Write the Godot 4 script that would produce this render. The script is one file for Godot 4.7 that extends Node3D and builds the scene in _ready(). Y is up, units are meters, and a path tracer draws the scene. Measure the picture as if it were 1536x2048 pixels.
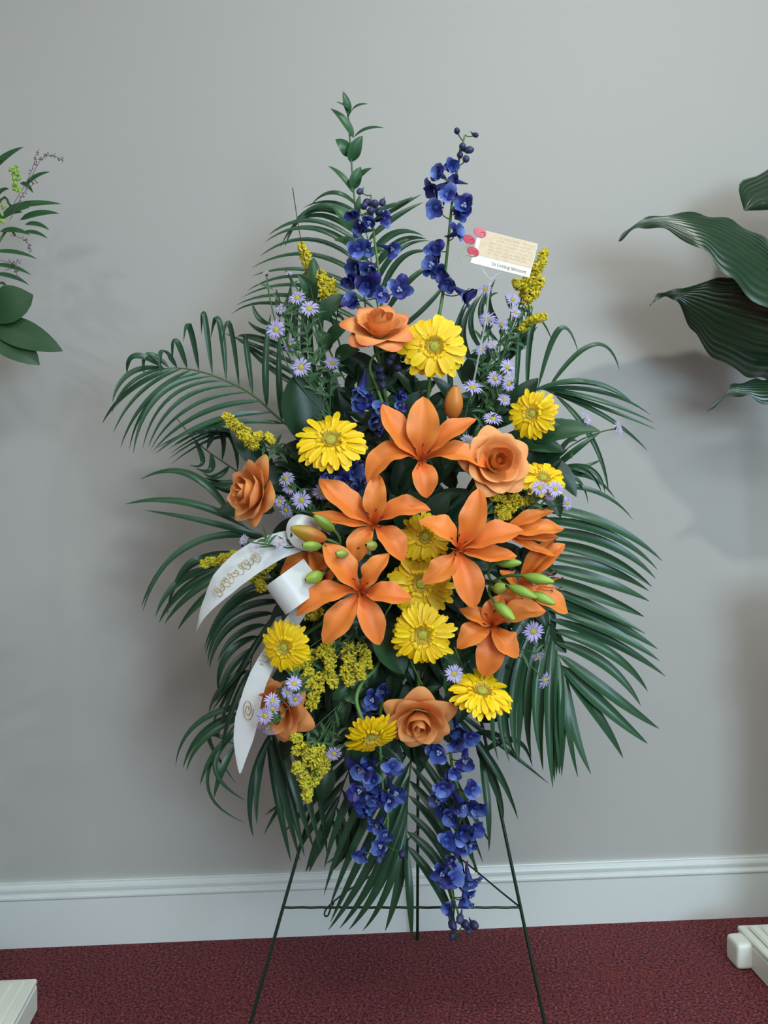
extends Node3D
# A standing funeral spray on a wire easel before a pale wall, with two other plants at the sides.
# World: the wall's face is z = 0, the floor is y = 0, the camera looks towards -z.

const EYE := Vector3(0, 1.1, 2.1255)
const YAW := 0.0833
const PITCH := 0.03533
const FOCAL := 1773.0

var fwd := Vector3(sin(YAW) * cos(PITCH), -sin(PITCH), -cos(YAW) * cos(PITCH))
var rgt := Vector3(cos(YAW), 0, sin(YAW))
var upv := Vector3.UP
var M := {}
var org := Vector3.ZERO
var taken := {}
var tops := []   # where the side plants stand
var rng := RandomNumberGenerator.new()


# ---------------------------------------------------------------- mesh making
class Acc:
	var v := PackedVector3Array()
	var c := PackedColorArray()
	var u := PackedVector2Array()
	var i := PackedInt32Array()

	func vert(p: Vector3, col := Color.WHITE, uv := Vector2.ZERO) -> int:
		v.append(p); c.append(col); u.append(uv)
		return v.size() - 1

	func tri(a: int, b: int, d: int) -> void:
		i.append(a); i.append(b); i.append(d)

	func quad(a: int, b: int, d: int, e: int) -> void:
		tri(a, b, d); tri(a, d, e)

	func grid(rows: Array, cols := [], closed := false) -> void:
		var n: int = rows[0].size()
		var s := v.size()
		for r in rows.size():
			for k in n:
				var cc: Color = Color.WHITE
				if cols.size(): cc = cols[r] if cols[r] is Color else cols[r][k]
				vert(rows[r][k], cc, Vector2(float(k) / maxf(1.0, n - 1), float(r) / maxf(1.0, rows.size() - 1)))
		for r in rows.size() - 1:
			for k in (n if closed else n - 1):
				var k2 := (k + 1) % n
				quad(s + r * n + k, s + r * n + k2, s + (r + 1) * n + k2, s + (r + 1) * n + k)

	func tube(pts: Array, rad: Array, sides := 6, cols := []) -> void:
		var rows := []
		var nrm := Vector3(0.31, 0.2, 0.93)
		for k in pts.size():
			var t: Vector3 = (pts[mini(k + 1, pts.size() - 1)] - pts[maxi(k - 1, 0)]).normalized()
			if absf(t.dot(nrm)) > 0.95: nrm = Vector3(0.9, 0.1, 0.3)
			var sd := t.cross(nrm).normalized()
			var n2 := sd.cross(t)
			var r: float = rad[k] if k < rad.size() else rad[-1]
			var ring := []
			for q in sides:
				var a := TAU * q / sides
				ring.append(pts[k] + (sd * cos(a) + n2 * sin(a)) * r)
			rows.append(ring)
		var s := v.size()
		grid(rows, cols, true)
		var last := s + (pts.size() - 1) * sides
		for q in range(1, sides - 1):
			tri(s, s + q + 1, s + q)
			tri(last, last + q, last + q + 1)

	func blob(p: Vector3, b: Basis, segs := 6, rings := 4, col := Color.WHITE) -> void:
		var rows := []
		for r in rings + 1:
			var th := PI * r / rings
			var ring := []
			for k in segs:
				var a := TAU * k / segs
				ring.append(p + b * Vector3(sin(th) * cos(a), cos(th), sin(th) * sin(a)))
			rows.append(ring)
		var cs := []
		for r in rings + 1: cs.append(col)
		grid(rows, cs, true)

	func pillow(p: Vector3, h: Vector3, e := 0.35) -> void:   # a softly rounded block
		var rows := []
		for r in 17:
			var th := PI * r / 16.0
			var ring := []
			for k in 24:
				var a := TAU * k / 24.0
				var q := Vector3(sign(cos(a)) * pow(absf(cos(a)), e), 0, sign(sin(a)) * pow(absf(sin(a)), e)) * pow(sin(th), e)
				ring.append(p + Vector3(q.x * h.x, sign(cos(th)) * pow(absf(cos(th)), e) * h.y, q.z * h.z))
			rows.append(ring)
		grid(rows, [], true)

	func lathe(prof: Array, segs := 24, p := Vector3.ZERO) -> void:
		for k in prof.size() - 1:
			var rows := []
			for e in [prof[k], prof[k + 1]]:
				var ring := []
				for q in segs:
					var a := TAU * q / segs
					ring.append(p + Vector3(e.x * cos(a), e.y, -e.x * sin(a)))
				rows.append(ring)
			grid(rows, [], true)

	func box(p: Vector3, s: Vector3, ch := 0.0, bs := Basis()) -> void:
		# a chamfered box
		var h := s / 2.0
		for ax in 3:
			for sg in [-1.0, 1.0]:
				var a := (ax + 1) % 3
				var b := (ax + 2) % 3
				var q := []
				for e in [[-1, -1], [1, -1], [1, 1], [-1, 1]]:
					var w := Vector3.ZERO
					w[ax] = sg * h[ax]
					w[a] = e[0] * (h[a] - ch)
					w[b] = e[1] * (h[b] - ch)
					q.append(vert(p + bs * w))
				if sg > 0: quad(q[0], q[3], q[2], q[1])
				else: quad(q[0], q[1], q[2], q[3])
		if ch <= 0.0: return
		for ax in 3:
			var a := (ax + 1) % 3
			var b := (ax + 2) % 3
			for e in [[-1, -1], [1, -1], [1, 1], [-1, 1]]:
				var w := []
				for g in [[-1, 0], [1, 0], [1, 1], [-1, 1]]:
					var z := Vector3.ZERO
					z[ax] = g[0] * (h[ax] - ch)
					z[a] = e[0] * (h[a] - (ch if g[1] == 0 else 0.0))
					z[b] = e[1] * (h[b] - (ch if g[1] == 1 else 0.0))
					w.append(vert(p + bs * z))
				if e[0] * e[1] > 0: quad(w[0], w[3], w[2], w[1])
				else: quad(w[0], w[1], w[2], w[3])

	func mesh(shift := Vector3.ZERO) -> ArrayMesh:
		var n := PackedVector3Array()
		n.resize(v.size())
		for k in range(0, i.size(), 3):
			var a := v[i[k]]
			var w := (v[i[k + 2]] - a).cross(v[i[k + 1]] - a)
			n[i[k]] += w; n[i[k + 1]] += w; n[i[k + 2]] += w
		var p := v.duplicate()
		for k in v.size():
			n[k] = n[k].normalized() if n[k].length() > 1e-14 else Vector3.UP
			p[k] -= shift
		var arr := []
		arr.resize(Mesh.ARRAY_MAX)
		arr[Mesh.ARRAY_VERTEX] = p; arr[Mesh.ARRAY_NORMAL] = n; arr[Mesh.ARRAY_COLOR] = c
		arr[Mesh.ARRAY_TEX_UV] = u; arr[Mesh.ARRAY_INDEX] = i
		var m := ArrayMesh.new()
		m.add_surface_from_arrays(Mesh.PRIMITIVE_TRIANGLES, arr)
		return m


# ---------------------------------------------------------------- scene making
func numbered(nm: String, parent: Node) -> String:
	var key := str(parent.get_instance_id()) + nm
	var k: int = taken.get(key, 0)
	taken[key] = k + 1
	return nm if k == 0 else "%s_%03d" % [nm, k]


func thing(nm: String, label: String, category: String, pos: Vector3, group := "") -> Node3D:
	var o := Node3D.new()
	o.name = numbered(nm, self)
	add_child(o, true)
	o.position = pos
	org = pos
	o.set_meta("label", label); o.set_meta("category", category)
	if group: o.set_meta("group", group)
	return o


func put(nm: String, mesh: Mesh, mat: Material, parent: Node, tr := Transform3D(), stuff := false) -> MeshInstance3D:
	var o := MeshInstance3D.new()
	o.name = numbered(nm, parent)
	o.mesh = mesh
	o.material_override = mat
	parent.add_child(o, true)
	o.transform = tr
	if stuff: o.set_meta("kind", "stuff")
	return o


func part(nm: String, a: Acc, mat: Material, parent: Node, stuff := false) -> MeshInstance3D:
	return put(nm, a.mesh(org), mat, parent, Transform3D(), stuff)   # built in world coordinates, kept relative to its thing's base


func struct(nm: String, a: Acc, mat: Material) -> MeshInstance3D:
	var o := put(nm, a.mesh(), mat, self)
	o.set_meta("kind", "structure")
	return o


func at(px: float, py: float, d: float) -> Vector3:
	var uu := rgt.cross(fwd)
	return EYE + d * (fwd + rgt * (px - 768.0) / FOCAL - uu * (py - 1024.0) / FOCAL)


func pxm(px: float, d: float) -> float: return px * d / FOCAL


func dirv(x: float, y: float, z: float) -> Vector3:   # right, up, towards the viewer
	return (rgt * x + upv * y - Vector3(fwd.x, 0, fwd.z).normalized() * z).normalized()


func facing(d: Vector3, roll := 0.0) -> Basis:   # a basis whose z axis is d
	var x := Vector3.UP.cross(d)
	if x.length() < 0.05: x = Vector3.RIGHT
	x = x.normalized()
	return Basis(x, d.cross(x), d) * Basis(Vector3(0, 0, 1), roll)


func lin(h: String) -> Color: return Color(h).srgb_to_linear()


func mat(nm: String, hex: String, rough := 0.6, o := {}) -> StandardMaterial3D:
	var m := StandardMaterial3D.new()
	m.resource_name = nm
	m.albedo_color = Color(hex)
	m.roughness = rough
	m.cull_mode = BaseMaterial3D.CULL_DISABLED
	for k in o: m.set(k, o[k])
	M[nm] = m
	return m


func noise(freq: float, oct := 3, kind := FastNoiseLite.TYPE_SIMPLEX_SMOOTH, sd := 1) -> FastNoiseLite:
	var n := FastNoiseLite.new()
	n.noise_type = kind; n.frequency = freq; n.fractal_octaves = oct; n.seed = sd
	return n


func noise_tex(n: FastNoiseLite, size := 256, stops := {}, bump := -1.0) -> NoiseTexture2D:
	var t := NoiseTexture2D.new()
	t.width = size; t.height = size; t.seamless = true; t.noise = n
	if stops:
		var g := Gradient.new()
		g.offsets = PackedFloat32Array(stops.keys())
		var cs := PackedColorArray()
		for k in stops: cs.append(Color(stops[k]))
		g.colors = cs
		t.color_ramp = g
	if bump >= 0.0:
		t.as_normal_map = true; t.bump_strength = bump
	return t


func through(a: Vector3, b: Vector3, c: Vector3, n: int) -> Array:   # a parabola through three points
	var l1 := (b - a).length()
	var l2 := (c - b).length()
	var u := clampf(l1 / maxf(l1 + l2, 1e-6), 0.3, 0.75)
	var k := (b - a * (1 - u) * (1 - u) - c * u * u) / (2 * u * (1 - u))
	var out := []
	for j in n + 1:
		var t := float(j) / n
		out.append(a * (1 - t) * (1 - t) + k * 2 * t * (1 - t) + c * t * t)
	return out


func spline(pts: Array, n: int) -> Array:   # Catmull-Rom, n steps a span
	var out := []
	for s in pts.size() - 1:
		var p0: Vector3 = pts[maxi(s - 1, 0)]
		var p1: Vector3 = pts[s]
		var p2: Vector3 = pts[s + 1]
		var p3: Vector3 = pts[mini(s + 2, pts.size() - 1)]
		for j in n:
			out.append(p1.cubic_interpolate(p2, p0, p3, float(j) / n))
	out.append(pts[-1])
	return out


func along(pts: Array, t: float) -> Vector3:
	var f := clampf(t, 0, 1) * (pts.size() - 1)
	var k := mini(int(f), pts.size() - 2)
	return pts[k].lerp(pts[k + 1], f - k)


# a leaf, petal or strip along pts: half widths hw(t), face towards nrm, cup = how far the edges stand forward
func blade(a: Acc, pts: Array, hw: Callable, nrm: Vector3, cup := 0.0, across := 4, colf = null, rib := 0.0, wave := 0.0, ph := 0.0) -> void:
	var rows := []
	var cols := []
	for k in pts.size():
		var t := float(k) / (pts.size() - 1)
		var tg: Vector3 = (pts[mini(k + 1, pts.size() - 1)] - pts[maxi(k - 1, 0)]).normalized()
		var sd := tg.cross(nrm).normalized()
		var n2 := sd.cross(tg)
		var w: float = hw.call(t)
		var row := []
		var cr := []
		for j in across + 1:
			var x := 2.0 * j / across - 1.0
			var lift := cup * w * x * x - rib * w * exp(-x * x * 40.0) + wave * w * sin(t * 17.0 + ph + x * 1.3) * x * x
			row.append(pts[k] + sd * w * x + n2 * lift)
			cr.append(colf.call(t, x) if colf != null else Color.WHITE)
		rows.append(row); cols.append(cr)
	a.grid(rows, cols)


func leaf_w(w: float, peak := 0.4) -> Callable:   # a pointed leaf, half width w
	return func(t: float) -> float:
		var e := log(0.5) / log(peak)
		return w * (0.04 + 0.96 * pow(sin(PI * pow(clampf(t, 0, 1), e)), 0.8))


func tepal_w(w: float) -> Callable:
	return func(t: float) -> float:
		return w * lerpf(0.22, 1.0, smoothstep(0.0, 0.5, t)) * (1.0 if t < 0.52 else pow(maxf(0.0, 1.0 - pow((t - 0.52) / 0.48, 2.0)), 0.75)) + 0.0004


# ---------------------------------------------------------------- materials
func materials() -> void:
	var plaster := noise_tex(noise(0.03, 4), 256, {}, 1.2)
	mat("wall paint", "b6b4ad", 0.75, {"normal_enabled": true, "normal_texture": plaster, "normal_scale": 0.15, "uv1_triplanar": true, "uv1_world_triplanar": true, "uv1_scale": Vector3.ONE * 2.5})
	mat("ceiling paint", "e4e2dc", 0.9)
	mat("white trim", "dfe4de", 0.35)
	mat("pedestal white", "e9ebdd", 0.4)
	var pile := noise_tex(noise(0.10, 4), 512, {0.0: "1c0a1c", 0.3: "3c1020", 0.42: "5c2024", 0.5: "7a302c", 0.58: "8c3e36", 0.66: "4e203c", 0.76: "9c5048", 1.0: "ac7068"})
	mat("red carpet", "ffffff", 1.0, {"albedo_texture": pile, "uv1_triplanar": true, "uv1_world_triplanar": true, "uv1_scale": Vector3.ONE * 2.3, 
		"heightmap_enabled": true, "heightmap_texture": noise_tex(noise(0.2, 2), 512), "heightmap_scale": 0.15})
	mat("green wire", "16301f", 0.4, {"metallic": 0.3})
	mat("foam", "1d3a22", 0.95)
	mat("palm", "2d5336", 0.34, {"backlight_enabled": true, "backlight": Color("101c0c")})
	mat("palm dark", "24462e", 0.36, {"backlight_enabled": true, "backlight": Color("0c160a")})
	mat("palm stem", "4d6a34", 0.5)
	mat("stem", "47692f", 0.5)
	mat("bloom stem", "5c8440", 0.5)
	mat("leaf", "284e2a", 0.45, {"backlight_enabled": true, "backlight": Color("0e1a0a")})
	mat("ruscus", "2f5c34", 0.42, {"backlight_enabled": true, "backlight": Color("16260e")})
	mat("dark leaf", "1c3a22", 0.42)
	var veins := noise_tex(noise(0.02, 2), 256, {0.0: "d8e4d8", 1.0: "ffffff"})
	mat("broad leaf", "1f4226", 0.3, {"vertex_color_use_as_albedo": true, "albedo_texture": veins, "clearcoat_enabled": true, "clearcoat": 0.35, "clearcoat_roughness": 0.3})
	mat("aster green", "40663a", 0.6)
	mat("lily", "ffffff", 0.5, {"vertex_color_use_as_albedo": true, "backlight_enabled": true, "backlight": Color("4a2208")})
	mat("anther", "4a2414", 0.8)
	mat("filament", "cf6a30", 0.5)
	mat("bud", "ffffff", 0.42, {"vertex_color_use_as_albedo": true})
	mat("rose", "ffffff", 0.6, {"vertex_color_use_as_albedo": true, "backlight_enabled": true, "backlight": Color("4a2a10")})
	mat("gerbera", "ffffff", 0.55, {"vertex_color_use_as_albedo": true, "backlight_enabled": true, "backlight": Color("4a3c04")})
	mat("gerbera eye", "ffffff", 0.85, {"vertex_color_use_as_albedo": true})
	mat("aster", "ffffff", 0.65, {"vertex_color_use_as_albedo": true, "backlight_enabled": true, "backlight": Color("2c2838")})
	mat("aster eye", "c0b43a", 0.9)
	mat("delphinium", "ffffff", 0.5, {"vertex_color_use_as_albedo": true, "backlight_enabled": true, "backlight": Color("0a0f30")})
	mat("goldenrod", "ffffff", 0.85, {"vertex_color_use_as_albedo": true})
	mat("satin", "d6d8d4", 0.3, {"backlight_enabled": true, "backlight": Color("3a3a38"), "rim_enabled": true, "rim": 0.3})
	mat("gold glitter", "cbb078", 0.35, {"metallic": 0.75})
	mat("card paper", "f2eedf", 0.6)
	mat("parchment", "ffffff", 0.7, {"albedo_texture": parchment()})
	mat("print red", "c8475a", 0.6)
	mat("print pink", "dd7482", 0.6)
	mat("print green", "a9bf95", 0.6)
	mat("print ink", "7d7470", 0.7)
	mat("clear plastic", "e8f0ee", 0.1, {"transparency": BaseMaterial3D.TRANSPARENCY_ALPHA})
	M["clear plastic"].albedo_color.a = 0.35
	mat("twig", "5a4636", 0.8)
	mat("seed", "6d5d66", 0.8)
	mat("lime", "9bbf55", 0.7)
	mat("vase", "d9d4c6", 0.3)
	mat("lamp frame", "e8e8e4", 0.5)
	mat("window glow", "ffffff", 0.5, {"emission_enabled": true, "emission": Color("d8eeff"), "emission_energy_multiplier": 1.0})
	mat("lamp glow", "ffffff", 0.5, {"emission_enabled": true, "emission": Color("f0f6ff"), "emission_energy_multiplier": 1.0})


func parchment() -> ImageTexture:   # printed card: tan parchment with faint lines of script
	var im := Image.create(256, 160, false, Image.FORMAT_RGB8)
	var n := noise(0.02, 4)
	for y in 160:
		for x in 256:
			var k := 0.5 + 0.5 * n.get_noise_2d(x, y)
			im.set_pixel(x, y, Color("d9c4a4").lerp(Color("ecd9b8"), k))
	var r := RandomNumberGenerator.new()
	r.seed = 5
	for line in 6:
		var x := 70.0 if line < 2 else 46.0
		while x < 236.0:
			var word := r.randf_range(14, 34)
			var k := 0.0
			while k < word and x + k < 244.0:
				var y := 22.0 + line * 22.0 + 3.4 * sin(k * 0.9) + r.randf_range(-0.5, 0.5)
				for e in 2: im.set_pixel(int(x + k), int(y) + e, Color("b09a84"))
				k += 0.7
			x += word + 8.0
	return ImageTexture.create_from_image(im)


# ---------------------------------------------------------------- flowers
var gerbera_petals := []
var gerbera_inner := []
var gerbera_disc: Mesh
var gerbera_ring: Mesh


func gerbera_meshes() -> void:
	for k in 4:
		for big in [true, false]:
			var a := Acc.new()
			var l: float = (1.0 if big else 0.5) * (1.0 - 0.05 * k)
			var z0 := 0.03 if big else 0.05
			var pts := []
			for j in 8:
				var t := j / 7.0
				pts.append(Vector3((0.16 if big else 0.24) + (l - (0.16 if big else 0.24)) * t, 0, z0 + (0.07 if big else 0.10) * sin(t * 2.8) - (0.02 + 0.03 * k) * t * t * (1.0 if big else 0.3)))
			var w: float = (0.105 if big else 0.05) * (1.0 + 0.06 * (k - 1))
			var hw := func(t: float) -> float: return w * lerpf(0.35, 1.0, smoothstep(0.0, 0.62, t)) * (1.0 if t < 0.8 else sqrt(maxf(0.02, 1.0 - pow((t - 0.8) / 0.2, 2.0) * 0.85)))
			var tint: Color = lin(["ffda02", "fcd200", "ffdf0a", "f9ca00"][k])
			blade(a, pts, hw, Vector3(0, 0, 1), 0.12, 4, func(t: float, x: float) -> Color: return tint.lerp(lin("eeb808"), 0.4 * (1.0 - t)) * (1.0 - 0.1 * exp(-x * x * 30.0)), 0.12)
			(gerbera_petals if big else gerbera_inner).append(a.mesh())
	var r := RandomNumberGenerator.new()
	r.seed = 9
	var d := Acc.new()
	d.blob(Vector3(0, 0, 0.06), Basis.from_scale(Vector3(0.14, 0.14, 0.09)), 16, 8, lin("b9b94a"))
	for k in 70:
		var rr := 0.135 * sqrt(k / 70.0)
		var aa := k * 2.39996
		d.blob(Vector3(rr * cos(aa), rr * sin(aa), 0.15 - rr * 0.3), Basis.from_scale(Vector3(0.014, 0.014, 0.022)), 5, 3, lin("aebb4c").lerp(lin("cfc653"), rr / 0.135))
	gerbera_disc = d.mesh()
	var g := Acc.new()
	for k in 110:
		var aa := TAU * k / 110.0 + r.randf() * 0.05
		var rr := r.randf_range(0.14, 0.25)
		var p := Vector3(rr * cos(aa), rr * sin(aa), 0.10)
		g.tube([p, p + Vector3(cos(aa) * 0.035, sin(aa) * 0.035, 0.07)], [0.011, 0.007], 4, [lin("d6bf3e"), lin("e8d36a")])
	gerbera_ring = g.mesh()


func stalk(parent: Node, pts: Array, r: float, m: Material, nm := "stem") -> void:
	var a := Acc.new()
	a.tube(spline(pts, 6), [r], 7)
	part(nm, a, m, parent)


func heart(px: float, py: float) -> Vector3:   # the point of the foam that a stem at that place runs into
	return at(lerpf(px, 830, 0.6), lerpf(py, 1130, 0.62), 1.70)


func gerbera(label: String, px: float, py: float, d: float, rpx: float, dir: Vector3, n := 24, stem_via := [], spread := 1.0) -> void:
	var c := at(px, py, d)
	var o := thing("gerbera", label, "flower", c, "yellow gerberas in the spray")
	var b := facing(dir, rng.randf() * TAU) * Basis.from_scale(Vector3.ONE * pxm(rpx, d))
	for layer in [0, 1]:
		for k in n:
			var a: float = TAU * (k + 0.5 * layer) / n + rng.randf_range(-0.06, 0.06)
			var kk := rng.randi() % 4
			var s := spread * (24.0 / n if layer == 0 else 24.0 / n)
			var tilt := Basis(Vector3(0, 1, 0), rng.randf_range(-0.10, 0.10) + (0.1 if layer == 0 else 0.0))
			var t := Basis(Vector3(0, 0, 1), a) * tilt * Basis.from_scale(Vector3((1.0 if layer == 0 else 0.9) * rng.randf_range(0.94, 1.04), s, 1))
			put("petal", gerbera_petals[kk], M["gerbera"], o, Transform3D(b * t, b * Vector3(0, 0, -0.012 + 0.03 * layer)))
	for k in 20:
		var a := TAU * k / 20 + rng.randf_range(-0.1, 0.1)
		put("inner_petal", gerbera_inner[rng.randi() % 4], M["gerbera"], o, Transform3D(b * Basis(Vector3(0, 0, 1), a) * Basis.from_scale(Vector3(rng.randf_range(0.75, 1.1), 1, 1)), b * Vector3(0, 0, 0.02)))
	put("disc", gerbera_disc, M["gerbera eye"], o, Transform3D(b, Vector3.ZERO))
	put("stamen_ring", gerbera_ring, M["gerbera eye"], o, Transform3D(b, Vector3.ZERO), true)
	var cal := Acc.new()
	cal.lathe([Vector2(0.0, -0.16), Vector2(0.06, -0.15), Vector2(0.15, -0.06), Vector2(0.2, 0.0)], 12)
	put("calyx", cal.mesh(), M["bloom stem"], o, Transform3D(b * Basis(Vector3(1, 0, 0), PI / 2), Vector3.ZERO))
	var pts := [c - dir * pxm(rpx, d) * 0.12, c - dir * 0.035 - Vector3(0, 0, 0.01)]
	if stem_via.size(): pts = [c - dir * pxm(rpx, d) * 0.1] + stem_via
	stalk(o, pts + [heart(px, py)], 0.0035, M["bloom stem"])


func lily(label: String, c2: Array, d: float, tepals: Array, stamen := true, throat := Vector2.ZERO) -> void:
	# tepals: tip x, tip y, via x, via y, width, all in the photograph's frame; the throat lies deeper than the petals
	var c := at(c2[0], c2[1], d)
	var o := thing("lily", label, "flower", c, "orange lilies in the spray")
	var k := 0
	for t in tepals:
		var lift := 0.030 + 0.006 * (k % 2)
		var via := at(t[2], t[3], d - lift)
		var tip := at(t[0], t[1], d - lift + 0.012)
		var pts := through(c + (via - c) * 0.06, via, tip, 14)
		var hw := pxm(t[4] * 0.5, d)
		var base := lin(["ee8332", "f08a38", "eb7e33"][k % 3])
		var a := Acc.new()
		var ax: Vector3 = (tip - c).normalized()
		var nrm := (-fwd + dirv(0, 0.25, 0)).normalized()
		nrm = (nrm - ax * nrm.dot(ax) * 0.8).normalized()
		blade(a, pts, tepal_w(hw), nrm, 0.22, 6, func(tt: float, x: float) -> Color:
			var q := base.lerp(lin("dc4a1c"), 0.72 * (1.0 - smoothstep(0.0, 0.5, tt)) * (0.35 + 0.65 * exp(-x * x * 3.0)))
			return q.lerp(lin("f3a55c"), 0.3 * smoothstep(0.55, 1.0, absf(x))) , 0.2, 0.12, k * 2.1)
		part("petal", a, M["lily"], o)
		k += 1
	if stamen:
		for s in 6:
			var th := TAU * s / 6 + 0.3
			var e := at(c2[0] + 17 * cos(th) + throat.x, c2[1] - 20 * sin(th) - 10 + throat.y, d - 0.034)
			var a := Acc.new()
			a.tube(through(c, (c + e) * 0.5 - fwd * 0.004, e, 5), [0.0008], 5)
			var fl := part("stamen", a, M["filament"], o)
			var an := Acc.new()
			an.blob(e, facing(dirv(cos(th), 0.6, 0.5)) * Basis.from_scale(Vector3(0.0011, 0.0011, 0.0045)), 6, 4)
			part("anther", an, M["anther"], fl)
		var p := Acc.new()
		var e2 := at(c2[0] + 6 + throat.x, c2[1] - 14 + throat.y, d - 0.04)
		p.tube([c, (c + e2) * 0.5, e2], [0.0012, 0.001, 0.0022], 6)
		part("pistil", p, M["filament"], o)
	stalk(o, [c, c + fwd * 0.05 + Vector3(0, -0.01, 0), heart(c2[0], c2[1]) ], 0.003, M["stem"])


func bud_mesh(a: Acc, p: Vector3, q: Vector3, r: float, c1: Color, c2: Color) -> void:
	var pts := []
	var rad := []
	var cols := []
	for k in 11:
		var t := k / 10.0
		pts.append(p.lerp(q, t))
		rad.append(r * pow(sin(PI * (0.06 + 0.9 * pow(t, 0.9))), 0.7))
		cols.append(c1.lerp(c2, smoothstep(0.1, 1.0, t)))
	# three shallow furrows: a lobed cross section
	var ax := (q - p).normalized()
	var sd := ax.cross(-fwd).normalized()
	var n2 := sd.cross(ax)
	var rows := []
	for k in 11:
		var ring := []
		for j in 18:
			var th := TAU * j / 18
			var rr: float = rad[k] * (1.0 - 0.12 * pow(absf(cos(1.5 * th)), 6.0))
			ring.append(pts[k] + (sd * cos(th) + n2 * sin(th)) * rr)
		rows.append(ring)
	a.grid(rows, cols, true)


func lily_buds(label: String, root: Array, d: float, buds: Array) -> void:
	# buds: base x, y, tip x, y, width, colour at the base, colour at the tip
	var r := at(root[0], root[1], d + 0.03)
	var o := thing("lily_bud_stem", label, "flower bud", r, "unopened lily buds")
	for b in buds:
		var p := at(b[0], b[1], d)
		var q := at(b[2], b[3], d - 0.018)
		var a := Acc.new()
		bud_mesh(a, p, q, pxm(b[4] * 0.5, d), lin(b[5]), lin(b[6]))
		part("bud", a, M["bud"], o)
		var s := Acc.new()
		s.tube(through(r, (r + p) * 0.5 + (p - q) * 0.25, p, 6), [0.003, 0.0026, 0.0028], 6)
		part("bud_stalk", s, M["stem"], o)
	stalk(o, [r, heart(root[0], root[1])], 0.0035, M["stem"])


func rose(label: String, px: float, py: float, d: float, rpx: float, dir: Vector3, roll := 0.0, open := 1.0, tint := 0.0) -> void:
	var c := at(px, py, d)
	var o := thing("rose", label, "flower", c, "orange roses in the spray")
	var s := pxm(rpx, d)
	var b := facing(dir, roll)
	var layers := [[3, 0.10, 0.80, 0.0, 1.5], [4, 0.22, 0.80, 0.04, 1.15], [4, 0.34, 0.76, 0.12, 1.05], [5, 0.46, 0.66, 0.26 * open, 0.85], [5, 0.56, 0.5, 0.48 * open, 0.72], [5, 0.6, 0.3, 0.6 * open, 0.66]]
	var l := 0
	for L in layers:
		for k in L[0]:
			var th: float = TAU * k / L[0] + l * 0.7 + rng.randf_range(-0.12, 0.12)
			var flare: float = L[3] * rng.randf_range(0.8, 1.15)
			var a := Acc.new()
			var rows := []
			var cols := []
			for i in 10:
				var v := i / 9.0
				var row := []
				var cr := []
				for j in 11:
					var u := j / 5.0 - 1.0
					var vv := v * (1.0 - (0.20 if l < 3 else 0.30) * pow(absf(u), 2.4 if l < 3 else 1.7))
					var ang: float = th + u * L[4] * (0.55 + 0.45 * sin(PI * minf(1.0, 0.25 + vv * 0.6)))
					var rr: float = L[1] * (0.3 + 0.7 * sin(PI * 0.5 * minf(1.0, vv * 1.6))) - (0.09 if l < 3 else 0.0) * vv * vv + flare * pow(vv, 2.6) * (1.0 - 0.35 * u * u) + 0.012 * l
					if l > 2: rr += 0.12 * pow(absf(u), 2.5) * vv * vv * (1.0 if j > 5 else 0.5)
					var h: float = -0.28 + L[2] * pow(vv, 0.85) + 0.16 * (1.0 if l > 2 else 0.3) * vv * pow(1.0 - absf(u), 1.5) * 0.6 - flare * 0.45 * pow(vv, 5.0)
					row.append(b * Vector3(cos(ang) * rr, sin(ang) * rr, h) * s)
					var q := lin("f09648").lerp(lin("f7b06c"), clampf(0.2 + 0.6 * vv, 0, 1)).lerp(lin("e1683a"), tint * smoothstep(0.7, 1.0, vv) * 0.8)
					if l < 3: q = q.lerp(lin("e88a3c"), 0.5)
					cr.append(q.lerp(lin("f2c05c"), 0.5 * (1.0 - smoothstep(0.0, 0.5, vv))))
				rows.append(row); cols.append(cr)
			a.grid(rows, cols)
			put("petal", a.mesh(), M["rose"], o)
		l += 1
	var cal := Acc.new()
	cal.lathe([Vector2(0.0, -0.46), Vector2(0.09, -0.44), Vector2(0.16, -0.34), Vector2(0.2, -0.27)], 12)
	put("calyx", cal.mesh(), M["bloom stem"], o, Transform3D(b * Basis(Vector3(1, 0, 0), PI / 2) * Basis.from_scale(Vector3.ONE * s), Vector3.ZERO))
	for k in 5:
		var a := Acc.new()
		var th := TAU * k / 5
		var pts := []
		for j in 6:
			var t := j / 5.0
			pts.append(b * Vector3(cos(th) * (0.16 + 0.4 * t), sin(th) * (0.16 + 0.4 * t), -0.34 + 0.1 * t - 0.2 * t * t) * s)
		blade(a, pts, leaf_w(0.06 * s, 0.3), dir, 0.2, 2)
		put("sepal", a.mesh(), M["bloom stem"], o)
	stalk(o, [c - dir * s * 0.42, c - dir * 0.05 + fwd * 0.015, heart(px, py)], 0.0035, M["bloom stem"])


var ray_meshes := []
var ray_eye: Mesh


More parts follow.
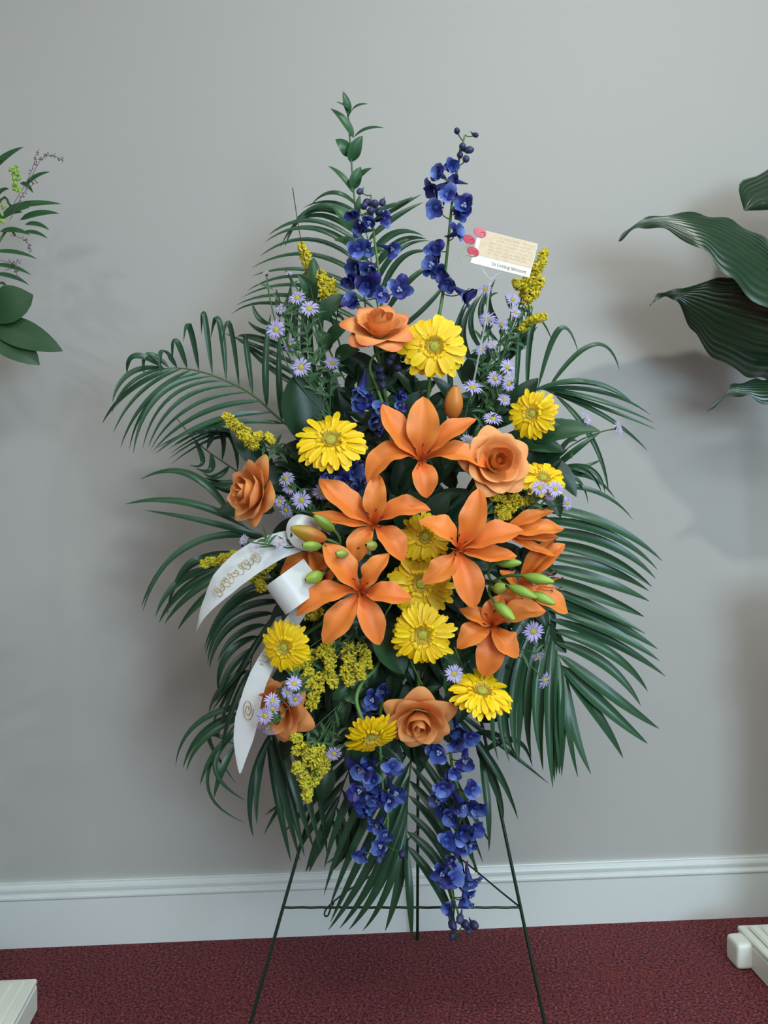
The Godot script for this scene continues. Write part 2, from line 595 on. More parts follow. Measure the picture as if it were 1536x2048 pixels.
func aster_meshes() -> void:
	for k in 3:
		var a := Acc.new()
		var r := RandomNumberGenerator.new()
		r.seed = 30 + k
		for j in 22:
			var th := TAU * j / 22 + r.randf_range(-0.08, 0.08)
			var dx := Vector3(cos(th), sin(th), 0)
			var l := r.randf_range(0.85, 1.05)
			var z := r.randf_range(-0.1, 0.2)
			var tint := lin("a99fd0").lerp(lin("c6bee2"), r.randf())
			blade(a, through(dx * 0.15, dx * 0.6 * l + Vector3(0, 0, 0.12 + z * 0.5), dx * l + Vector3(0, 0, z), 4), leaf_w(0.085, 0.6), Vector3(0, 0, 1), 0.2, 2, func(_t: float, _x: float) -> Color: return tint)
		ray_meshes.append(a.mesh())
	var e := Acc.new()
	e.blob(Vector3(0, 0, 0.06), Basis.from_scale(Vector3(0.27, 0.27, 0.14)), 12, 6)
	for k in 40:
		var rr := 0.25 * sqrt(k / 40.0)
		e.blob(Vector3(rr * cos(k * 2.4), rr * sin(k * 2.4), 0.2 - rr * 0.35), Basis.from_scale(Vector3(0.035, 0.035, 0.05)), 4, 3)
	ray_eye = e.mesh()


func asters(label: String, root: Array, d: float, blooms: Array, needle := 0, reach := 1.0) -> void:
	# blooms: x, y, radius in the photograph, facing right, facing up
	var r := at(root[0], root[1], d + 0.04)
	var o := thing("aster_sprig", label, "flower", r, "lavender aster sprigs")
	var stems := Acc.new()
	for b in blooms:
		var dd := d + rng.randf_range(-0.015, 0.015)
		var p := at(b[0], b[1], dd)
		var dir := dirv(b[3], b[4], 0.8)
		var bs := facing(dir, rng.randf() * TAU) * Basis.from_scale(Vector3.ONE * pxm(b[2], dd))
		var f := put("bloom", ray_meshes[rng.randi() % 3], M["aster"], o, Transform3D(bs, p - r))
		put("bloom_disc", ray_eye, M["aster eye"], f)
		var st := Acc.new()
		st.tube(through(r, r.lerp(p, 0.55) + (p - r).cross(fwd) * rng.randf_range(-0.12, 0.12) - dir * 0.006, p - dir * 0.002, 8), [0.0013], 5)
		st.blob(p - dir * 0.003, facing(dir) * Basis.from_scale(Vector3(0.0035, 0.0035, 0.004)), 7, 4)
		part("stem", st, M["aster green"], o)
		# narrow leaves up the stem
		for k in needle:
			var a := Acc.new()
			var q := r.lerp(p, rng.randf_range(0.25, 0.95))
			var t := q + dirv(rng.randf_range(-1, 1), rng.randf_range(-0.1, 1), rng.randf_range(-0.4, 0.5)) * rng.randf_range(0.015, 0.035)
			blade(a, through(q, q.lerp(t, 0.5) + upv * 0.004, t, 4), leaf_w(0.0026, 0.4), -fwd, 0.3, 2)
			part("leaf", a, M["aster green"], o)
	var main := Acc.new()
	main.tube(spline([r, r.lerp(heart(root[0], root[1]), 0.5), heart(root[0], root[1])], 4), [0.0018], 5)
	part("stem", main, M["aster green"], o)


var floret_petals := []
var floret_core: Mesh
var floret_bee: Mesh


func delphinium_meshes() -> void:
	for k in 4:
		var a := Acc.new()
		var tint: Color = lin(["1d2a6c", "24337e", "3c52a4", "26276a"][k])
		var edge: Color = lin(["3850a0", "5f7fc4", "8aa0d8", "3c3f92"][k])
		var pts := []
		for j in 7:
			var t := j / 6.0
			pts.append(Vector3(0.1 + 0.72 * sin(t * 1.25), 0, 0.05 + 0.62 * t - (0.25 + 0.1 * k) * t * t))
		var hw := func(t: float) -> float: return 0.43 * pow(sin(PI * (0.1 + 0.86 * pow(t, 0.75))), 0.75)
		blade(a, pts, hw, Vector3(-0.4, 0, 1), 0.35, 5, func(t: float, x: float) -> Color: return tint.lerp(edge, clampf(t * 0.7 + 0.4 * absf(x) - 0.2, 0, 1)), 0.05, 0.12, k)
		floret_petals.append(a.mesh())
	var s := Acc.new()
	s.tube([Vector3(0, 0, 0.25), Vector3(0, 0, 0.05), Vector3(0, 0.05, -0.35), Vector3(0, 0.14, -0.75), Vector3(0, 0.3, -1.0)], [0.2, 0.22, 0.16, 0.09, 0.04], 8, [lin("2c3a86"), lin("27357c"), lin("2c2f74"), lin("30306a"), lin("33335e")])
	floret_core = s.mesh()
	var w := Acc.new()
	for k in 3:
		var th := TAU * k / 3 + 0.5
		w.blob(Vector3(cos(th) * 0.1, sin(th) * 0.1, 0.32), Basis.from_scale(Vector3(0.1, 0.1, 0.16)), 6, 4, lin("9fa6cc"))
	floret_bee = w.mesh()


func delphinium(label: String, stem: Array, d: float, florets: Array, buds: Array, pale := 0.0, bell := 0.6) -> void:
	var pts := []
	for p in stem: pts.append(at(p[0], p[1], d + 0.006))
	var o := thing("delphinium", label, "flower", pts[0], "blue delphinium spikes")
	var sp := spline(pts, 6)
	var st := Acc.new()
	var rad := []
	for k in sp.size(): rad.append(lerpf(0.0036, 0.0016, float(k) / sp.size()))
	st.tube(sp, rad, 7)
	part("stem", st, M["bloom stem"], o)
	for f in florets + buds:
		var is_bud: bool = buds.has(f)
		var side: float = rng.randf_range(-0.018, 0.012)
		var p := at(f[0], f[1], d - 0.012 + side)
		var near: Vector3 = sp[0]
		for q in sp:
			if q.distance_to(p) < near.distance_to(p): near = q
		var away := (p - near)
		away = (away - away.project(Vector3.UP) * 0.4).normalized() if away.length() > 0.004 else dirv(0, 0, 1)
		var dir := (away * 0.85 + dirv(rng.randf_range(-0.6, 0.6), rng.randf_range(-0.7, 0.15), rng.randf_range(0.0, 0.8))).normalized()
		var s := pxm(f[2] * (0.52 if is_bud else 0.78), d)
		if is_bud:
			var bm := Acc.new()
			var cb := lin("26264e").lerp(lin("3c4568"), rng.randf())
			bm.blob(p, facing(dir) * Basis.from_scale(Vector3(s * 0.7, s * 0.7, s * 1.05)), 8, 6, cb)
			bm.tube([p - dir * s * 0.6, p - dir * s * 1.2 + upv * s * 0.3, p - dir * s * 1.7 + upv * s * 0.7], [s * 0.35, s * 0.2, s * 0.05], 5, [cb, cb, cb])
			part("bud", bm, M["delphinium"], o)
		else:
			var b := facing(dir, rng.randf() * TAU) * Basis.from_scale(Vector3.ONE * s)
			var core := put("floret", floret_core, M["delphinium"], o, Transform3D(b, p - dir * s * 0.25 - pts[0]))
			for k in 5:
				var t := Basis(Vector3(0, 0, 1), TAU * k / 5 + rng.randf_range(-0.12, 0.12)) * Basis(Vector3(0, 1, 0), -bell * rng.randf_range(0.2, 1.3) + 0.2)
				var kk := rng.randi() % 4
				if rng.randf() < pale: kk = 2
				put("petal", floret_petals[kk], M["delphinium"], core, Transform3D(t * Basis.from_scale(Vector3(rng.randf_range(0.85, 1.25), rng.randf_range(0.8, 1.1), rng.randf_range(0.8, 1.3))), Vector3.ZERO))
			if rng.randf() < 0.4: put("bee", floret_bee, M["delphinium"], core)
		var ped := Acc.new()
		ped.tube(through(near, (near + p) * 0.5 - upv * 0.003, p - dir * s * 0.3, 5), [0.0011], 5)
		part("pedicel", ped, M["stem"], o)


func goldenrod(label: String, root: Array, d: float, branches: Array, green := 0.0) -> void:
	# branches: x0, y0, x1, y1, radius
	var r := at(root[0], root[1], d + 0.03)
	var o := thing("goldenrod", label, "flower", r, "goldenrod stems")
	for b in branches:
		var dd := d + rng.randf_range(-0.012, 0.012)
		var p := at(b[0], b[1], dd)
		var q := at(b[2], b[3], dd - 0.004)
		var rad := pxm(b[4], dd)
		var a := Acc.new()
		var n := int(32.0 + (p - q).length() / rad * 30.0)
		for k in n:
			var t := rng.randf()
			var v := Vector3(rng.randf_range(-1, 1), rng.randf_range(-1, 1), rng.randf_range(-1, 1)).limit_length(1.0)
			var c := p.lerp(q, t) + v * rad * (0.6 + 0.4 * sin(PI * t))
			var tint := lin("cdbb24").lerp(lin("ecd93c"), rng.randf()).lerp(lin("a3b03c"), green * rng.randf_range(0.3, 1.0) + (0.25 if rng.randf() < 0.3 else 0.0))
			var bs := Basis.from_euler(Vector3(rng.randf() * 6, rng.randf() * 6, rng.randf() * 6))
			a.blob(c, bs * Basis.from_scale(Vector3(0.0021, 0.0042, 0.0021) * rng.randf_range(0.8, 1.3)), 5, 3, tint)
			if k % 2 == 0:
				for j in 4:
					var e := bs * Vector3(cos(j * 1.57), 0.5, sin(j * 1.57)) * 0.0034
					a.tube([c + bs * Vector3(0, 0.002, 0), c + bs * Vector3(0, 0.002, 0) + e], [0.0007, 0.0004], 3, [tint, tint])
		part("flower_cluster", a, M["goldenrod"], o, true)
		var s := Acc.new()
		var far := q if q.distance_to(r) > p.distance_to(r) else p
		var nr := p if far == q else q
		s.tube(spline([r, nr, far], 5), [0.0014, 0.0012, 0.001], 5)
		part("stem", s, M["aster green"], o)
		for k in 3:
			var l := Acc.new()
			var w := nr.lerp(r, rng.randf_range(0.1, 0.7))
			var t := w + dirv(rng.randf_range(-1, 1), rng.randf_range(-1, 0.6), 0.3) * rng.randf_range(0.015, 0.03)
			blade(l, through(w, w.lerp(t, 0.5) + upv * 0.003, t, 4), leaf_w(0.003, 0.4), -fwd, 0.3, 2)
			part("leaf", l, M["aster green"], o)
	stalk(o, [r, heart(root[0], root[1])], 0.002, M["aster green"])


# ---------------------------------------------------------------- foliage
func lerp_keys(keys: Array, t: float) -> Array:
	if keys.size() == 1: return keys[0]
	var f := clampf(t, 0, 1) * (keys.size() - 1)
	var k := mini(int(f), keys.size() - 2)
	var out := []
	for j in keys[k].size(): out.append(lerpf(keys[k][j], keys[k + 1][j], f - k))
	return out


func frond(label: String, rachis: Array, d: float, sides: Array, m := "palm", dtip := 0.0, lean := 0.0) -> void:
	# sides: [first t, last t, how many, half width in px, keys of (peak x, peak y, tip x, tip y)]
	var pts := []
	for k in rachis.size():
		pts.append(at(rachis[k][0], rachis[k][1], d + dtip * k / (rachis.size() - 1)))
	var o := thing("palm_frond", label, "palm frond", pts[0], "palm fronds fanned behind the flowers")
	var sp := spline(pts, 6)
	var a := Acc.new()
	var rad := []
	for k in sp.size(): rad.append(lerpf(0.0028, 0.0009, float(k) / sp.size()))
	a.tube(sp, rad, 6)
	part("rachis", a, M["palm stem"], o)
	for s in sides:
		for k in s[2]:
			var u: float = (k + 0.5) / float(s[2]) if s[2] < 3 else k / float(s[2] - 1)
			var key := lerp_keys(s[4], u)
			var b := along(sp, lerpf(s[0], s[1], u))
			var dd: float = d + dtip * lerpf(s[0], s[1], u) + lean + rng.randf_range(-0.012, 0.012)
			var j := Vector2(rng.randf_range(-5, 5), rng.randf_range(-5, 5))
			var pk := at(key[0] + j.x * 0.5, key[1] + j.y * 0.5, dd - 0.025)
			var tp := at(key[2] + j.x, key[3] + j.y, dd - rng.randf_range(-0.01, 0.03))
			var lf := Acc.new()
			var w := pxm(s[3] * rng.randf_range(0.85, 1.12), d)
			blade(lf, through(b, pk, tp, 14), leaf_w(w, 0.36), (-fwd + dirv(rng.randf_range(-0.5, 0.5), rng.randf_range(0.1, 0.8), 0) * 0.7).normalized(), 0.35, 4, null, 0.12)
			part("leaflet", lf, M[m], o)


func leafy(label: String, nm: String, category: String, stem: Array, d: float, leaves: Array, m: String, group := "", pk := 0.4) -> void:
	# leaves: base x, y, tip x, y, width
	var pts := []
	for p in stem: pts.append(at(p[0], p[1], d))
	var o := thing(nm, label, category, pts[0], group)
	var a := Acc.new()
	a.tube(spline(pts, 6), [0.0018], 6)
	part("stem", a, M["stem"], o)
	for l in leaves:
		var b := at(l[0], l[1], d + rng.randf_range(-0.004, 0.004))
		var t := at(l[2], l[3], d - rng.randf_range(0.0, 0.03))
		var mid := b.lerp(t, 0.5) - fwd * 0.008 + dirv(0, 0.4, 0) * (t - b).length() * 0.08
		var f := Acc.new()
		blade(f, through(b, mid, t, 10), leaf_w(pxm(l[4] * 0.5, d), pk), (-fwd + dirv(rng.randf_range(-0.5, 0.5), 0.4, 0) * 0.6).normalized(), 0.22, 4, null, 0.14)
		part("leaf", f, M[m], o)


func filler(label: String, cx: float, cy: float, d: float, n: int, spread: Vector2, ang: float) -> void:
	var s := [[lerpf(cx, 830, 0.35), lerpf(cy, 1130, 0.35)], [cx, cy], [cx + cos(ang) * spread.x, cy - sin(ang) * spread.x]]
	var leaves := []
	for k in n:
		var t := rng.randf()
		var bx := lerpf(s[0][0], s[2][0], t) + rng.randf_range(-1, 1) * spread.y
		var by := lerpf(s[0][1], s[2][1], t) + rng.randf_range(-1, 1) * spread.y
		var th := ang + rng.randf_range(-1.3, 1.3)
		var l := rng.randf_range(60, 105)
		leaves.append([bx, by, bx + cos(th) * l, by - sin(th) * l, l * rng.randf_range(0.4, 0.58)])
	leafy(label, "salal_sprig", "foliage", s, d, leaves, "dark leaf", "dark leafy sprigs filling the spray")


# ---------------------------------------------------------------- the scene
func _ready() -> void:
	rng.seed = 20240
	# camera, sky, exposure
	var cam := Camera3D.new()
	cam.name = "camera"
	cam.fov = rad_to_deg(2.0 * atan(1024.0 / FOCAL))
	cam.near = 0.02
	add_child(cam)
	cam.look_at_from_position(EYE, EYE + fwd)
	cam.current = true
	var env := Environment.new()
	env.background_mode = Environment.BG_COLOR
	env.background_color = Color("404448")
	env.tonemap_mode = Environment.TONE_MAPPER_LINEAR
	env.tonemap_exposure = 0.9
	env.sdfgi_enabled = true; env.ssao_enabled = true; env.ssil_enabled = true
	var we := WorldEnvironment.new()
	we.name = "environment"
	we.environment = env
	add_child(we)
	materials()
	lamps()
	room()
	daylight(4.6)
	side_pedestals()
	easel()
	gerbera_meshes(); aster_meshes(); delphinium_meshes()
	palms()
	greens()
	flowers()
	ribbon_and_card()
	left_plant()
	right_plant()


func lamps() -> void:
	# ceiling panels: a frame, a glowing diffuser and an area light of the same size just below it
	for L in [[0.55, 2.5, 1.2, 0.6, 2.8, "eaf4fa", "long ceiling panel nearest the spray"], [1.3, 3.9, 1.2, 0.6, 2.3, "f4f7f4", "ceiling panel behind the viewer on the right"], [-1.2, 3.9, 1.2, 0.6, 2.3, "f4f7f4", "ceiling panel behind the viewer on the left"]]:
		var p := Vector3(L[0], 2.6, L[1])
		var o := thing("ceiling_light", L[6], "light", p, "ceiling panel lights")
		var f := Acc.new()
		for s in [-1.0, 1.0]:
			f.box(p + Vector3(s * (L[2] / 2 + 0.015), -0.0175, 0), Vector3(0.03, 0.035, L[3] + 0.06), 0.003)
			f.box(p + Vector3(0, -0.0175, s * (L[3] / 2 + 0.015)), Vector3(L[2], 0.035, 0.03), 0.003)
		part("frame", f, M["lamp frame"], o)
		var g := Acc.new()
		g.box(p + Vector3(0, -0.011, 0), Vector3(L[2], 0.02, L[3]))
		part("diffuser", g, M["lamp glow"], o)
		var l := AreaLight3D.new()
		l.name = "panel_light"
		l.area_size = Vector2(L[2] - 0.02, L[3] - 0.02)
		l.area_normalize_energy = true
		l.light_energy = L[4]
		l.light_color = Color(L[5])
		l.area_range = 12.0
		l.shadow_enabled = true
		o.add_child(l)
		l.position = Vector3(0, -0.026, 0)
		l.rotation = Vector3(-PI / 2, 0, 0)
	# two recessed downlights in front of the wall
	for L in [[0.75, 1.30, 1.95, "f2f4ee", "recessed downlight over the right pedestal"], [-1.15, 1.25, 0.5, "eef4f4", "recessed downlight over the left pedestal"]]:
		var p := Vector3(L[0], 2.6, L[1])
		var o := thing("downlight", L[4], "light", p, "recessed downlights")
		var f := Acc.new()
		f.lathe([Vector2(0.055, 0.0), Vector2(0.055, -0.012), Vector2(0.075, -0.010), Vector2(0.08, 0.0)], 32, p)
		part("trim_ring", f, M["lamp frame"], o)
		var g := Acc.new()
		g.lathe([Vector2(0.055, -0.002), Vector2(0.055, -0.008), Vector2(0.0, -0.008)], 32, p)
		part("lens", g, M["lamp glow"], o)
		var l := SpotLight3D.new()
		l.name = "bulb_light"
		l.light_energy = L[2]
		l.light_color = Color(L[3])
		l.light_size = 0.05
		l.spot_angle = 70.0
		l.spot_angle_attenuation = 0.5
		l.spot_range = 10.0
		l.spot_attenuation = 2.0
		l.shadow_enabled = true
		o.add_child(l)
		l.position = Vector3(0, -0.012, 0)
		l.rotation = Vector3(-PI / 2 + 0.75, 0, 0)


func daylight(z1: float) -> void:
	# a curtained window behind the viewer on the right: frame, bars, and a sheer blind that glows with daylight
	var c := Vector3(1.72, 1.5, z1 - 0.004)
	var o := Node3D.new()
	o.name = "window_1"
	add_child(o)
	o.position = c
	o.set_meta("kind", "structure")
	org = c
	var f := Acc.new()
	for s in [-1.0, 1.0]:
		f.box(c + Vector3(s * 0.58, 0, -0.02), Vector3(0.07, 1.47, 0.04), 0.004)
		f.box(c + Vector3(0, s * 0.70, -0.02), Vector3(1.09, 0.07, 0.04), 0.004)
	part("window_frame", f, M["white trim"], o)
	f = Acc.new()
	f.box(c + Vector3(0, -0.76, -0.05), Vector3(1.34, 0.035, 0.10), 0.004)
	part("window_sill", f, M["white trim"], o)
	f = Acc.new()
	f.box(c + Vector3(0, 0, -0.004), Vector3(1.09, 1.33, 0.006))
	part("window_pane", f, M["window glow"], o)
	var l := AreaLight3D.new()
	l.name = "window_light"
	l.area_size = Vector2(1.06, 1.30)
	l.area_normalize_energy = true
	l.light_energy = 8.8
	l.light_color = Color("c2e4ff")
	l.area_range = 14.0
	l.shadow_enabled = true
	o.add_child(l)
	l.position = Vector3(0, 0, -0.03)


func room() -> void:
	var x0 := -2.3
	var x1 := 2.5
	var z1 := 4.6
	var h := 2.6
	var a := Acc.new()
	a.box(Vector3((x0 + x1) / 2, -0.05, z1 / 2), Vector3(x1 - x0 + 0.2, 0.1, z1 + 0.2))
	struct("floor", a, M["red carpet"])
	a = Acc.new()
	a.box(Vector3((x0 + x1) / 2, h + 0.05, z1 / 2), Vector3(x1 - x0 + 0.2, 0.1, z1 + 0.2))
	struct("ceiling", a, M["ceiling paint"])
	for w in [["wall_back", Vector3((x0 + x1) / 2, h / 2, -0.05), Vector3(x1 - x0 + 0.2, h, 0.1)], ["wall_front", Vector3((x0 + x1) / 2, h / 2, z1 + 0.05), Vector3(x1 - x0 + 0.2, h, 0.1)],
			["wall_left", Vector3(x0 - 0.05, h / 2, z1 / 2), Vector3(0.1, h, z1)], ["wall_right", Vector3(x1 + 0.05, h / 2, z1 / 2), Vector3(0.1, h, z1)]]:
		a = Acc.new()
		a.box(w[1], w[2])
		struct(w[0], a, M["wall paint"])
	# moulded skirting: plain board, a bead, an ogee cap
	var prof := [Vector2(0.013, 0.0), Vector2(0.013, 0.112), Vector2(0.0145, 0.1145), Vector2(0.0165, 0.117), Vector2(0.0165, 0.121), Vector2(0.014, 0.1235), Vector2(0.0105, 0.1245), Vector2(0.0105, 0.129), Vector2(0.0125, 0.133), Vector2(0.0135, 0.139), Vector2(0.012, 0.144), Vector2(0.008, 0.1475), Vector2(0.0075, 0.150), Vector2(0.009, 0.152), Vector2(0.008, 0.1548), Vector2(0.0, 0.155)]
	for w in [["baseboard_back", Vector3(x0, 0, 0), Vector3(1, 0, 0), x1 - x0, Vector3(0, 0, 1)], ["baseboard_left", Vector3(x0, 0, z1), Vector3(0, 0, -1), z1, Vector3(1, 0, 0)], ["baseboard_right", Vector3(x1, 0, 0), Vector3(0, 0, 1), z1, Vector3(-1, 0, 0)], ["baseboard_front", Vector3(x1, 0, z1), Vector3(-1, 0, 0), x1 - x0, Vector3(0, 0, -1)]]:
		a = Acc.new()
		for k in prof.size() - 1:
			var rows := []
			for e in [prof[k], prof[k + 1]]:
				var p: Vector3 = w[1] + w[4] * (e.x + 0.0) + Vector3(0, e.y, 0)
				rows.append([p, p + w[2] * w[3]])
			a.grid(rows)
		struct(w[0], a, M["white trim"])


func side_pedestals() -> void:
	# left: low fluted plinth under a column
	var lx := -0.70 - 0.21
	for P in [["white pedestal with a stepped square plinth at the left edge", at(75, 1956, 1.84), -1.0], ["white pedestal with a rounded moulded foot at the right edge", at(1474, 1850, 2.06), 1.0]]:
		var corner: Vector3 = P[1]
		var sx: float = P[2]
		var o := thing("pedestal", P[0], "pedestal", Vector3(corner.x + sx * 0.21, 0, corner.z + 0.21), "white pedestals carrying the side plants")
		var b := o.position
		var a := Acc.new()
		var hh := corner.y
		a.box(b + Vector3(0, hh / 2 - 0.006, 0), Vector3(0.42, hh - 0.012, 0.42), 0.004)
		part("plinth", a, M["pedestal white"], o)
		a = Acc.new()
		a.box(b + Vector3(0, hh - 0.006, 0), Vector3(0.42, 0.012, 0.42), 0.003)
		a.box(b + Vector3(0, hh + 0.004, 0), Vector3(0.385, 0.010, 0.385), 0.004)
		a.box(b + Vector3(0, hh + 0.011, 0), Vector3(0.345, 0.008, 0.345), 0.003)
		part("moulding", a, M["pedestal white"], o)
		if sx > 0:
			for sz in [-1.0, 1.0]:
				for s2 in [-1.0, 1.0]:
					var ft := Acc.new()
					ft.pillow(b + Vector3(s2 * 0.222, 0.5 * (hh - 0.008), sz * 0.168), Vector3(0.022, 0.5 * (hh - 0.008), 0.030))
					part("foot", ft, M["pedestal white"], o)
		a = Acc.new()
		a.lathe([Vector2(0.13, hh + 0.015), Vector2(0.135, hh + 0.03), Vector2(0.12, hh + 0.05), Vector2(0.1, hh + 0.06), Vector2(0.085, hh + 0.08), Vector2(0.08, 0.62), Vector2(0.09, 0.64), Vector2(0.11, 0.66), Vector2(0.13, 0.68), Vector2(0.0, 0.68)], 32, b)
		part("column", a, M["pedestal white"], o)
		tops.append(b + Vector3(0, 0.68, 0))


func easel() -> void:
	var o := thing("wire_easel", "green wire easel standing on the red carpet under the spray", "easel", at(830, 2080, 1.80) * Vector3(1, 0, 1))
	var fl := func(px: float, depth: float) -> Vector3:   # where a leg at that column meets the floor at about that depth
		var p := at(px, 1024, depth)
		return Vector3(p.x, 0.0025, p.z)
	var apex := at(838, 850, 1.87)
	var cl := at(566, 1815, 1.71)
	var cr := at(1041, 1815, 1.71)
	for c in [cl, cr]:
		var t: float = (0.0025 - apex.y) / (c.y - apex.y)
		var ft: Vector3 = apex.lerp(c, t)
		var a := Acc.new()
		a.tube([ft, c, apex.lerp(c, 0.3), apex], [0.0034], 8)
		part("leg", a, M["green wire"], o)
	var bk: Vector3 = fl.call(836.0, 2.085)
	var a2 := Acc.new()
	a2.tube([bk, apex], [0.0036], 8)
	part("leg", a2, M["green wire"], o)
	a2 = Acc.new()
	var tw := []
	for k in 60:   # twisted crossbar wire
		var t := k / 59.0
		tw.append(cl.lerp(cr, t) + Vector3(0, 0.0004 * cos(k * 1.3), 0.0004 * sin(k * 1.3)))
	a2.tube(tw, [0.0024], 6)
	part("crossbar", a2, M["green wire"], o)
	a2 = Acc.new()
	a2.tube([cr, at(1000, 1782, 1.80), at(945, 1736, 1.92), at(840, 1655, 2.02)], [0.0018], 6)
	part("brace_wire", a2, M["green wire"], o)
	a2 = Acc.new()
	a2.tube(spline([at(840, 1655, 2.02), at(755, 1740, 1.84), at(690, 1785, 1.72), at(655, 1815, 1.712), at(649, 1830, 1.708), at(656, 1831, 1.705), at(662, 1815, 1.706), at(668, 1806, 1.71)], 4), [0.0018], 6)
	part("hook_wire", a2, M["green wire"], o)
	a2 = Acc.new()
	a2.tube([at(745, 1180, 1.80), at(931, 1180, 1.80)], [0.0024], 6)
	part("crossbar", a2, M["green wire"], o)
	# the foam cage that holds every stem
	var cg := thing("foam_cage", "green flower foam block hung on the easel behind the blooms", "floral foam", at(830, 1130, 1.76))
	var b := Acc.new()
	b.box(at(830, 1130, 1.76), Vector3(0.17, 0.30, 0.11), 0.02)
	part("foam", b, M["foam"], cg)
	b = Acc.new()
	for k in 5:
		var y := at(830, 1130, 1.76).y - 0.12 + 0.06 * k
		var c := at(830, 1130, 1.76)
		b.tube([Vector3(c.x - 0.088, y, c.z - 0.05), Vector3(c.x - 0.088, y, c.z + 0.058), Vector3(c.x + 0.088, y, c.z + 0.058), Vector3(c.x + 0.088, y, c.z - 0.05)], [0.0016], 5)
	part("cage", b, M["green wire"], cg)


func palms() -> void:
	frond("palm frond arching to the upper left, its leaflet tips hooked over", [[640, 890], [569, 846], [509, 793], [455, 763], [400, 743], [355, 736], [329, 738]], 1.68, [
		[0.18, 1.0, 11, 6.5, [[555, 740, 556, 655], [528, 700, 544, 620], [464, 652, 455, 717], [438, 642, 431, 677], [403, 628, 400, 664], [366, 660, 360, 688], [337, 700, 334, 757], [300, 708, 297, 749], [266, 716, 254, 752]]],
		[0.16, 1.0, 13, 6.5, [[450, 850, 316, 900], [400, 832, 310, 905], [372, 798, 297, 900], [335, 778, 268, 905], [310, 785, 240, 892], [262, 781, 209, 846], [257, 752, 229, 806]]]], "palm", 0.02)
	frond("shadowed palm frond just below the upper left arching one", [[610, 1030], [540, 990], [470, 940], [400, 890], [352, 835]], 1.73, [
		[0.15, 0.7, 6, 6.5, [[500, 880, 345, 930], [470, 870, 338, 905], [420, 868, 352, 890]]],
		[0.15, 0.8, 6, 6.0, [[470, 985, 415, 962], [440, 960, 405, 950], [400, 930, 380, 925]]]], "palm dark", 0.0)
	frond("palm frond of long straight leaflets pointing left beside the leftmost rose", [[640, 1110], [560, 1085], [500, 1060], [462, 1030]], 1.70, [
		[0.4, 1.0, 3, 8.0, [[410, 1042, 291, 1017], [370, 1003, 251, 1004], [360, 945, 280, 961]]],
		[0.2, 0.7, 2, 7.5, [[355, 1100, 277, 1223], [365, 1105, 290, 1210]]]], "palm")
	frond("palm frond drooping left under the glitter lettered ribbon tail", [[660, 1130], [580, 1125], [500, 1125], [440, 1135]], 1.72, [
		[0.3, 1.0, 5, 9.0, [[430, 1205, 392, 1262], [400, 1195, 348, 1255], [378, 1180, 320, 1249], [350, 1175, 312, 1238]]],
		[0.5, 1.0, 3, 7.0, [[380, 1130, 330, 1230], [400, 1120, 340, 1190]]]], "palm")
	frond("dark palm frond sweeping down left between the two ribbon tails", [[660, 1150], [590, 1190], [540, 1240], [510, 1290], [500, 1340]], 1.71, [
		[0.1, 1.0, 9, 8.0, [[480, 1190, 412, 1300], [470, 1215, 415, 1315], [465, 1245, 418, 1344], [460, 1280, 432, 1320], [470, 1300, 440, 1400], [452, 1378, 423, 1410], [440, 1380, 418, 1424]]],
		[0.2, 1.0, 5, 6.0, [[520, 1330, 470, 1400], [480, 1330, 412, 1430], [460, 1390, 438, 1470], [470, 1400, 440, 1500]]]], "palm dark")
	frond("palm frond of curved leaflets behind the long ribbon tail", [[650, 1360], [580, 1390], [520, 1420], [480, 1440], [470, 1490]], 1.71, [
		[0.4, 1.0, 5, 7.0, [[385, 1460, 354, 1535], [392, 1478, 362, 1535], [402, 1488, 374, 1545], [424, 1518, 404, 1570], [443, 1550, 431, 1595]]],
		[0.75, 1.0, 3, 5.0, [[420, 1590, 488, 1645], [430, 1520, 490, 1600], [425, 1470, 470, 1570]]]], "palm")
	frond("palm frond hanging straight down at the lower left beside the easel leg", [[640, 1380], [580, 1430], [545, 1460], [535, 1475]], 1.70, [
		[0.5, 1.0, 2, 8.0, [[498, 1580, 508, 1690], [520, 1560, 512, 1640]]],
		[0.2, 1.0, 6, 9.0, [[640, 1600, 650, 1712], [607, 1610, 640, 1700], [577, 1600, 606, 1721], [550, 1577, 581, 1728]]]], "palm dark")
	frond("shadowed palm frond crossing behind the hanging goldenrod", [[760, 1400], [730, 1470], [690, 1560], [665, 1640]], 1.72, [
		[0.2, 1.0, 8, 8.5, [[600, 1560, 530, 1665], [610, 1590, 536, 1605], [640, 1600, 580, 1690], [650, 1660, 619, 1750], [640, 1700, 620, 1735]]],
		[0.2, 1.0, 7, 8.5, [[735, 1600, 690, 1740], [720, 1620, 685, 1720], [700, 1680, 650, 1732], [680, 1690, 665, 1735]]]], "palm dark")
	frond("long palm frond hanging down the centre in front of the crossbar", [[828, 1420], [822, 1520], [815, 1600], [812, 1690]], 1.655, [
		[0.0, 1.0, 10, 9.5, [[720, 1560, 651, 1740], [725, 1620, 652, 1803], [735, 1665, 662, 1830], [745, 1720, 658, 1860], [755, 1740, 681, 1852], [768, 1770, 708, 1868], [788, 1775, 750, 1858], [818, 1780, 826, 1885]]],
		[0.0, 1.0, 9, 9.0, [[905, 1560, 985, 1690], [895, 1580, 950, 1740], [880, 1610, 960, 1750], [870, 1640, 905, 1760], [875, 1700, 900, 1800], [868, 1760, 918, 1886]]]], "palm dark")
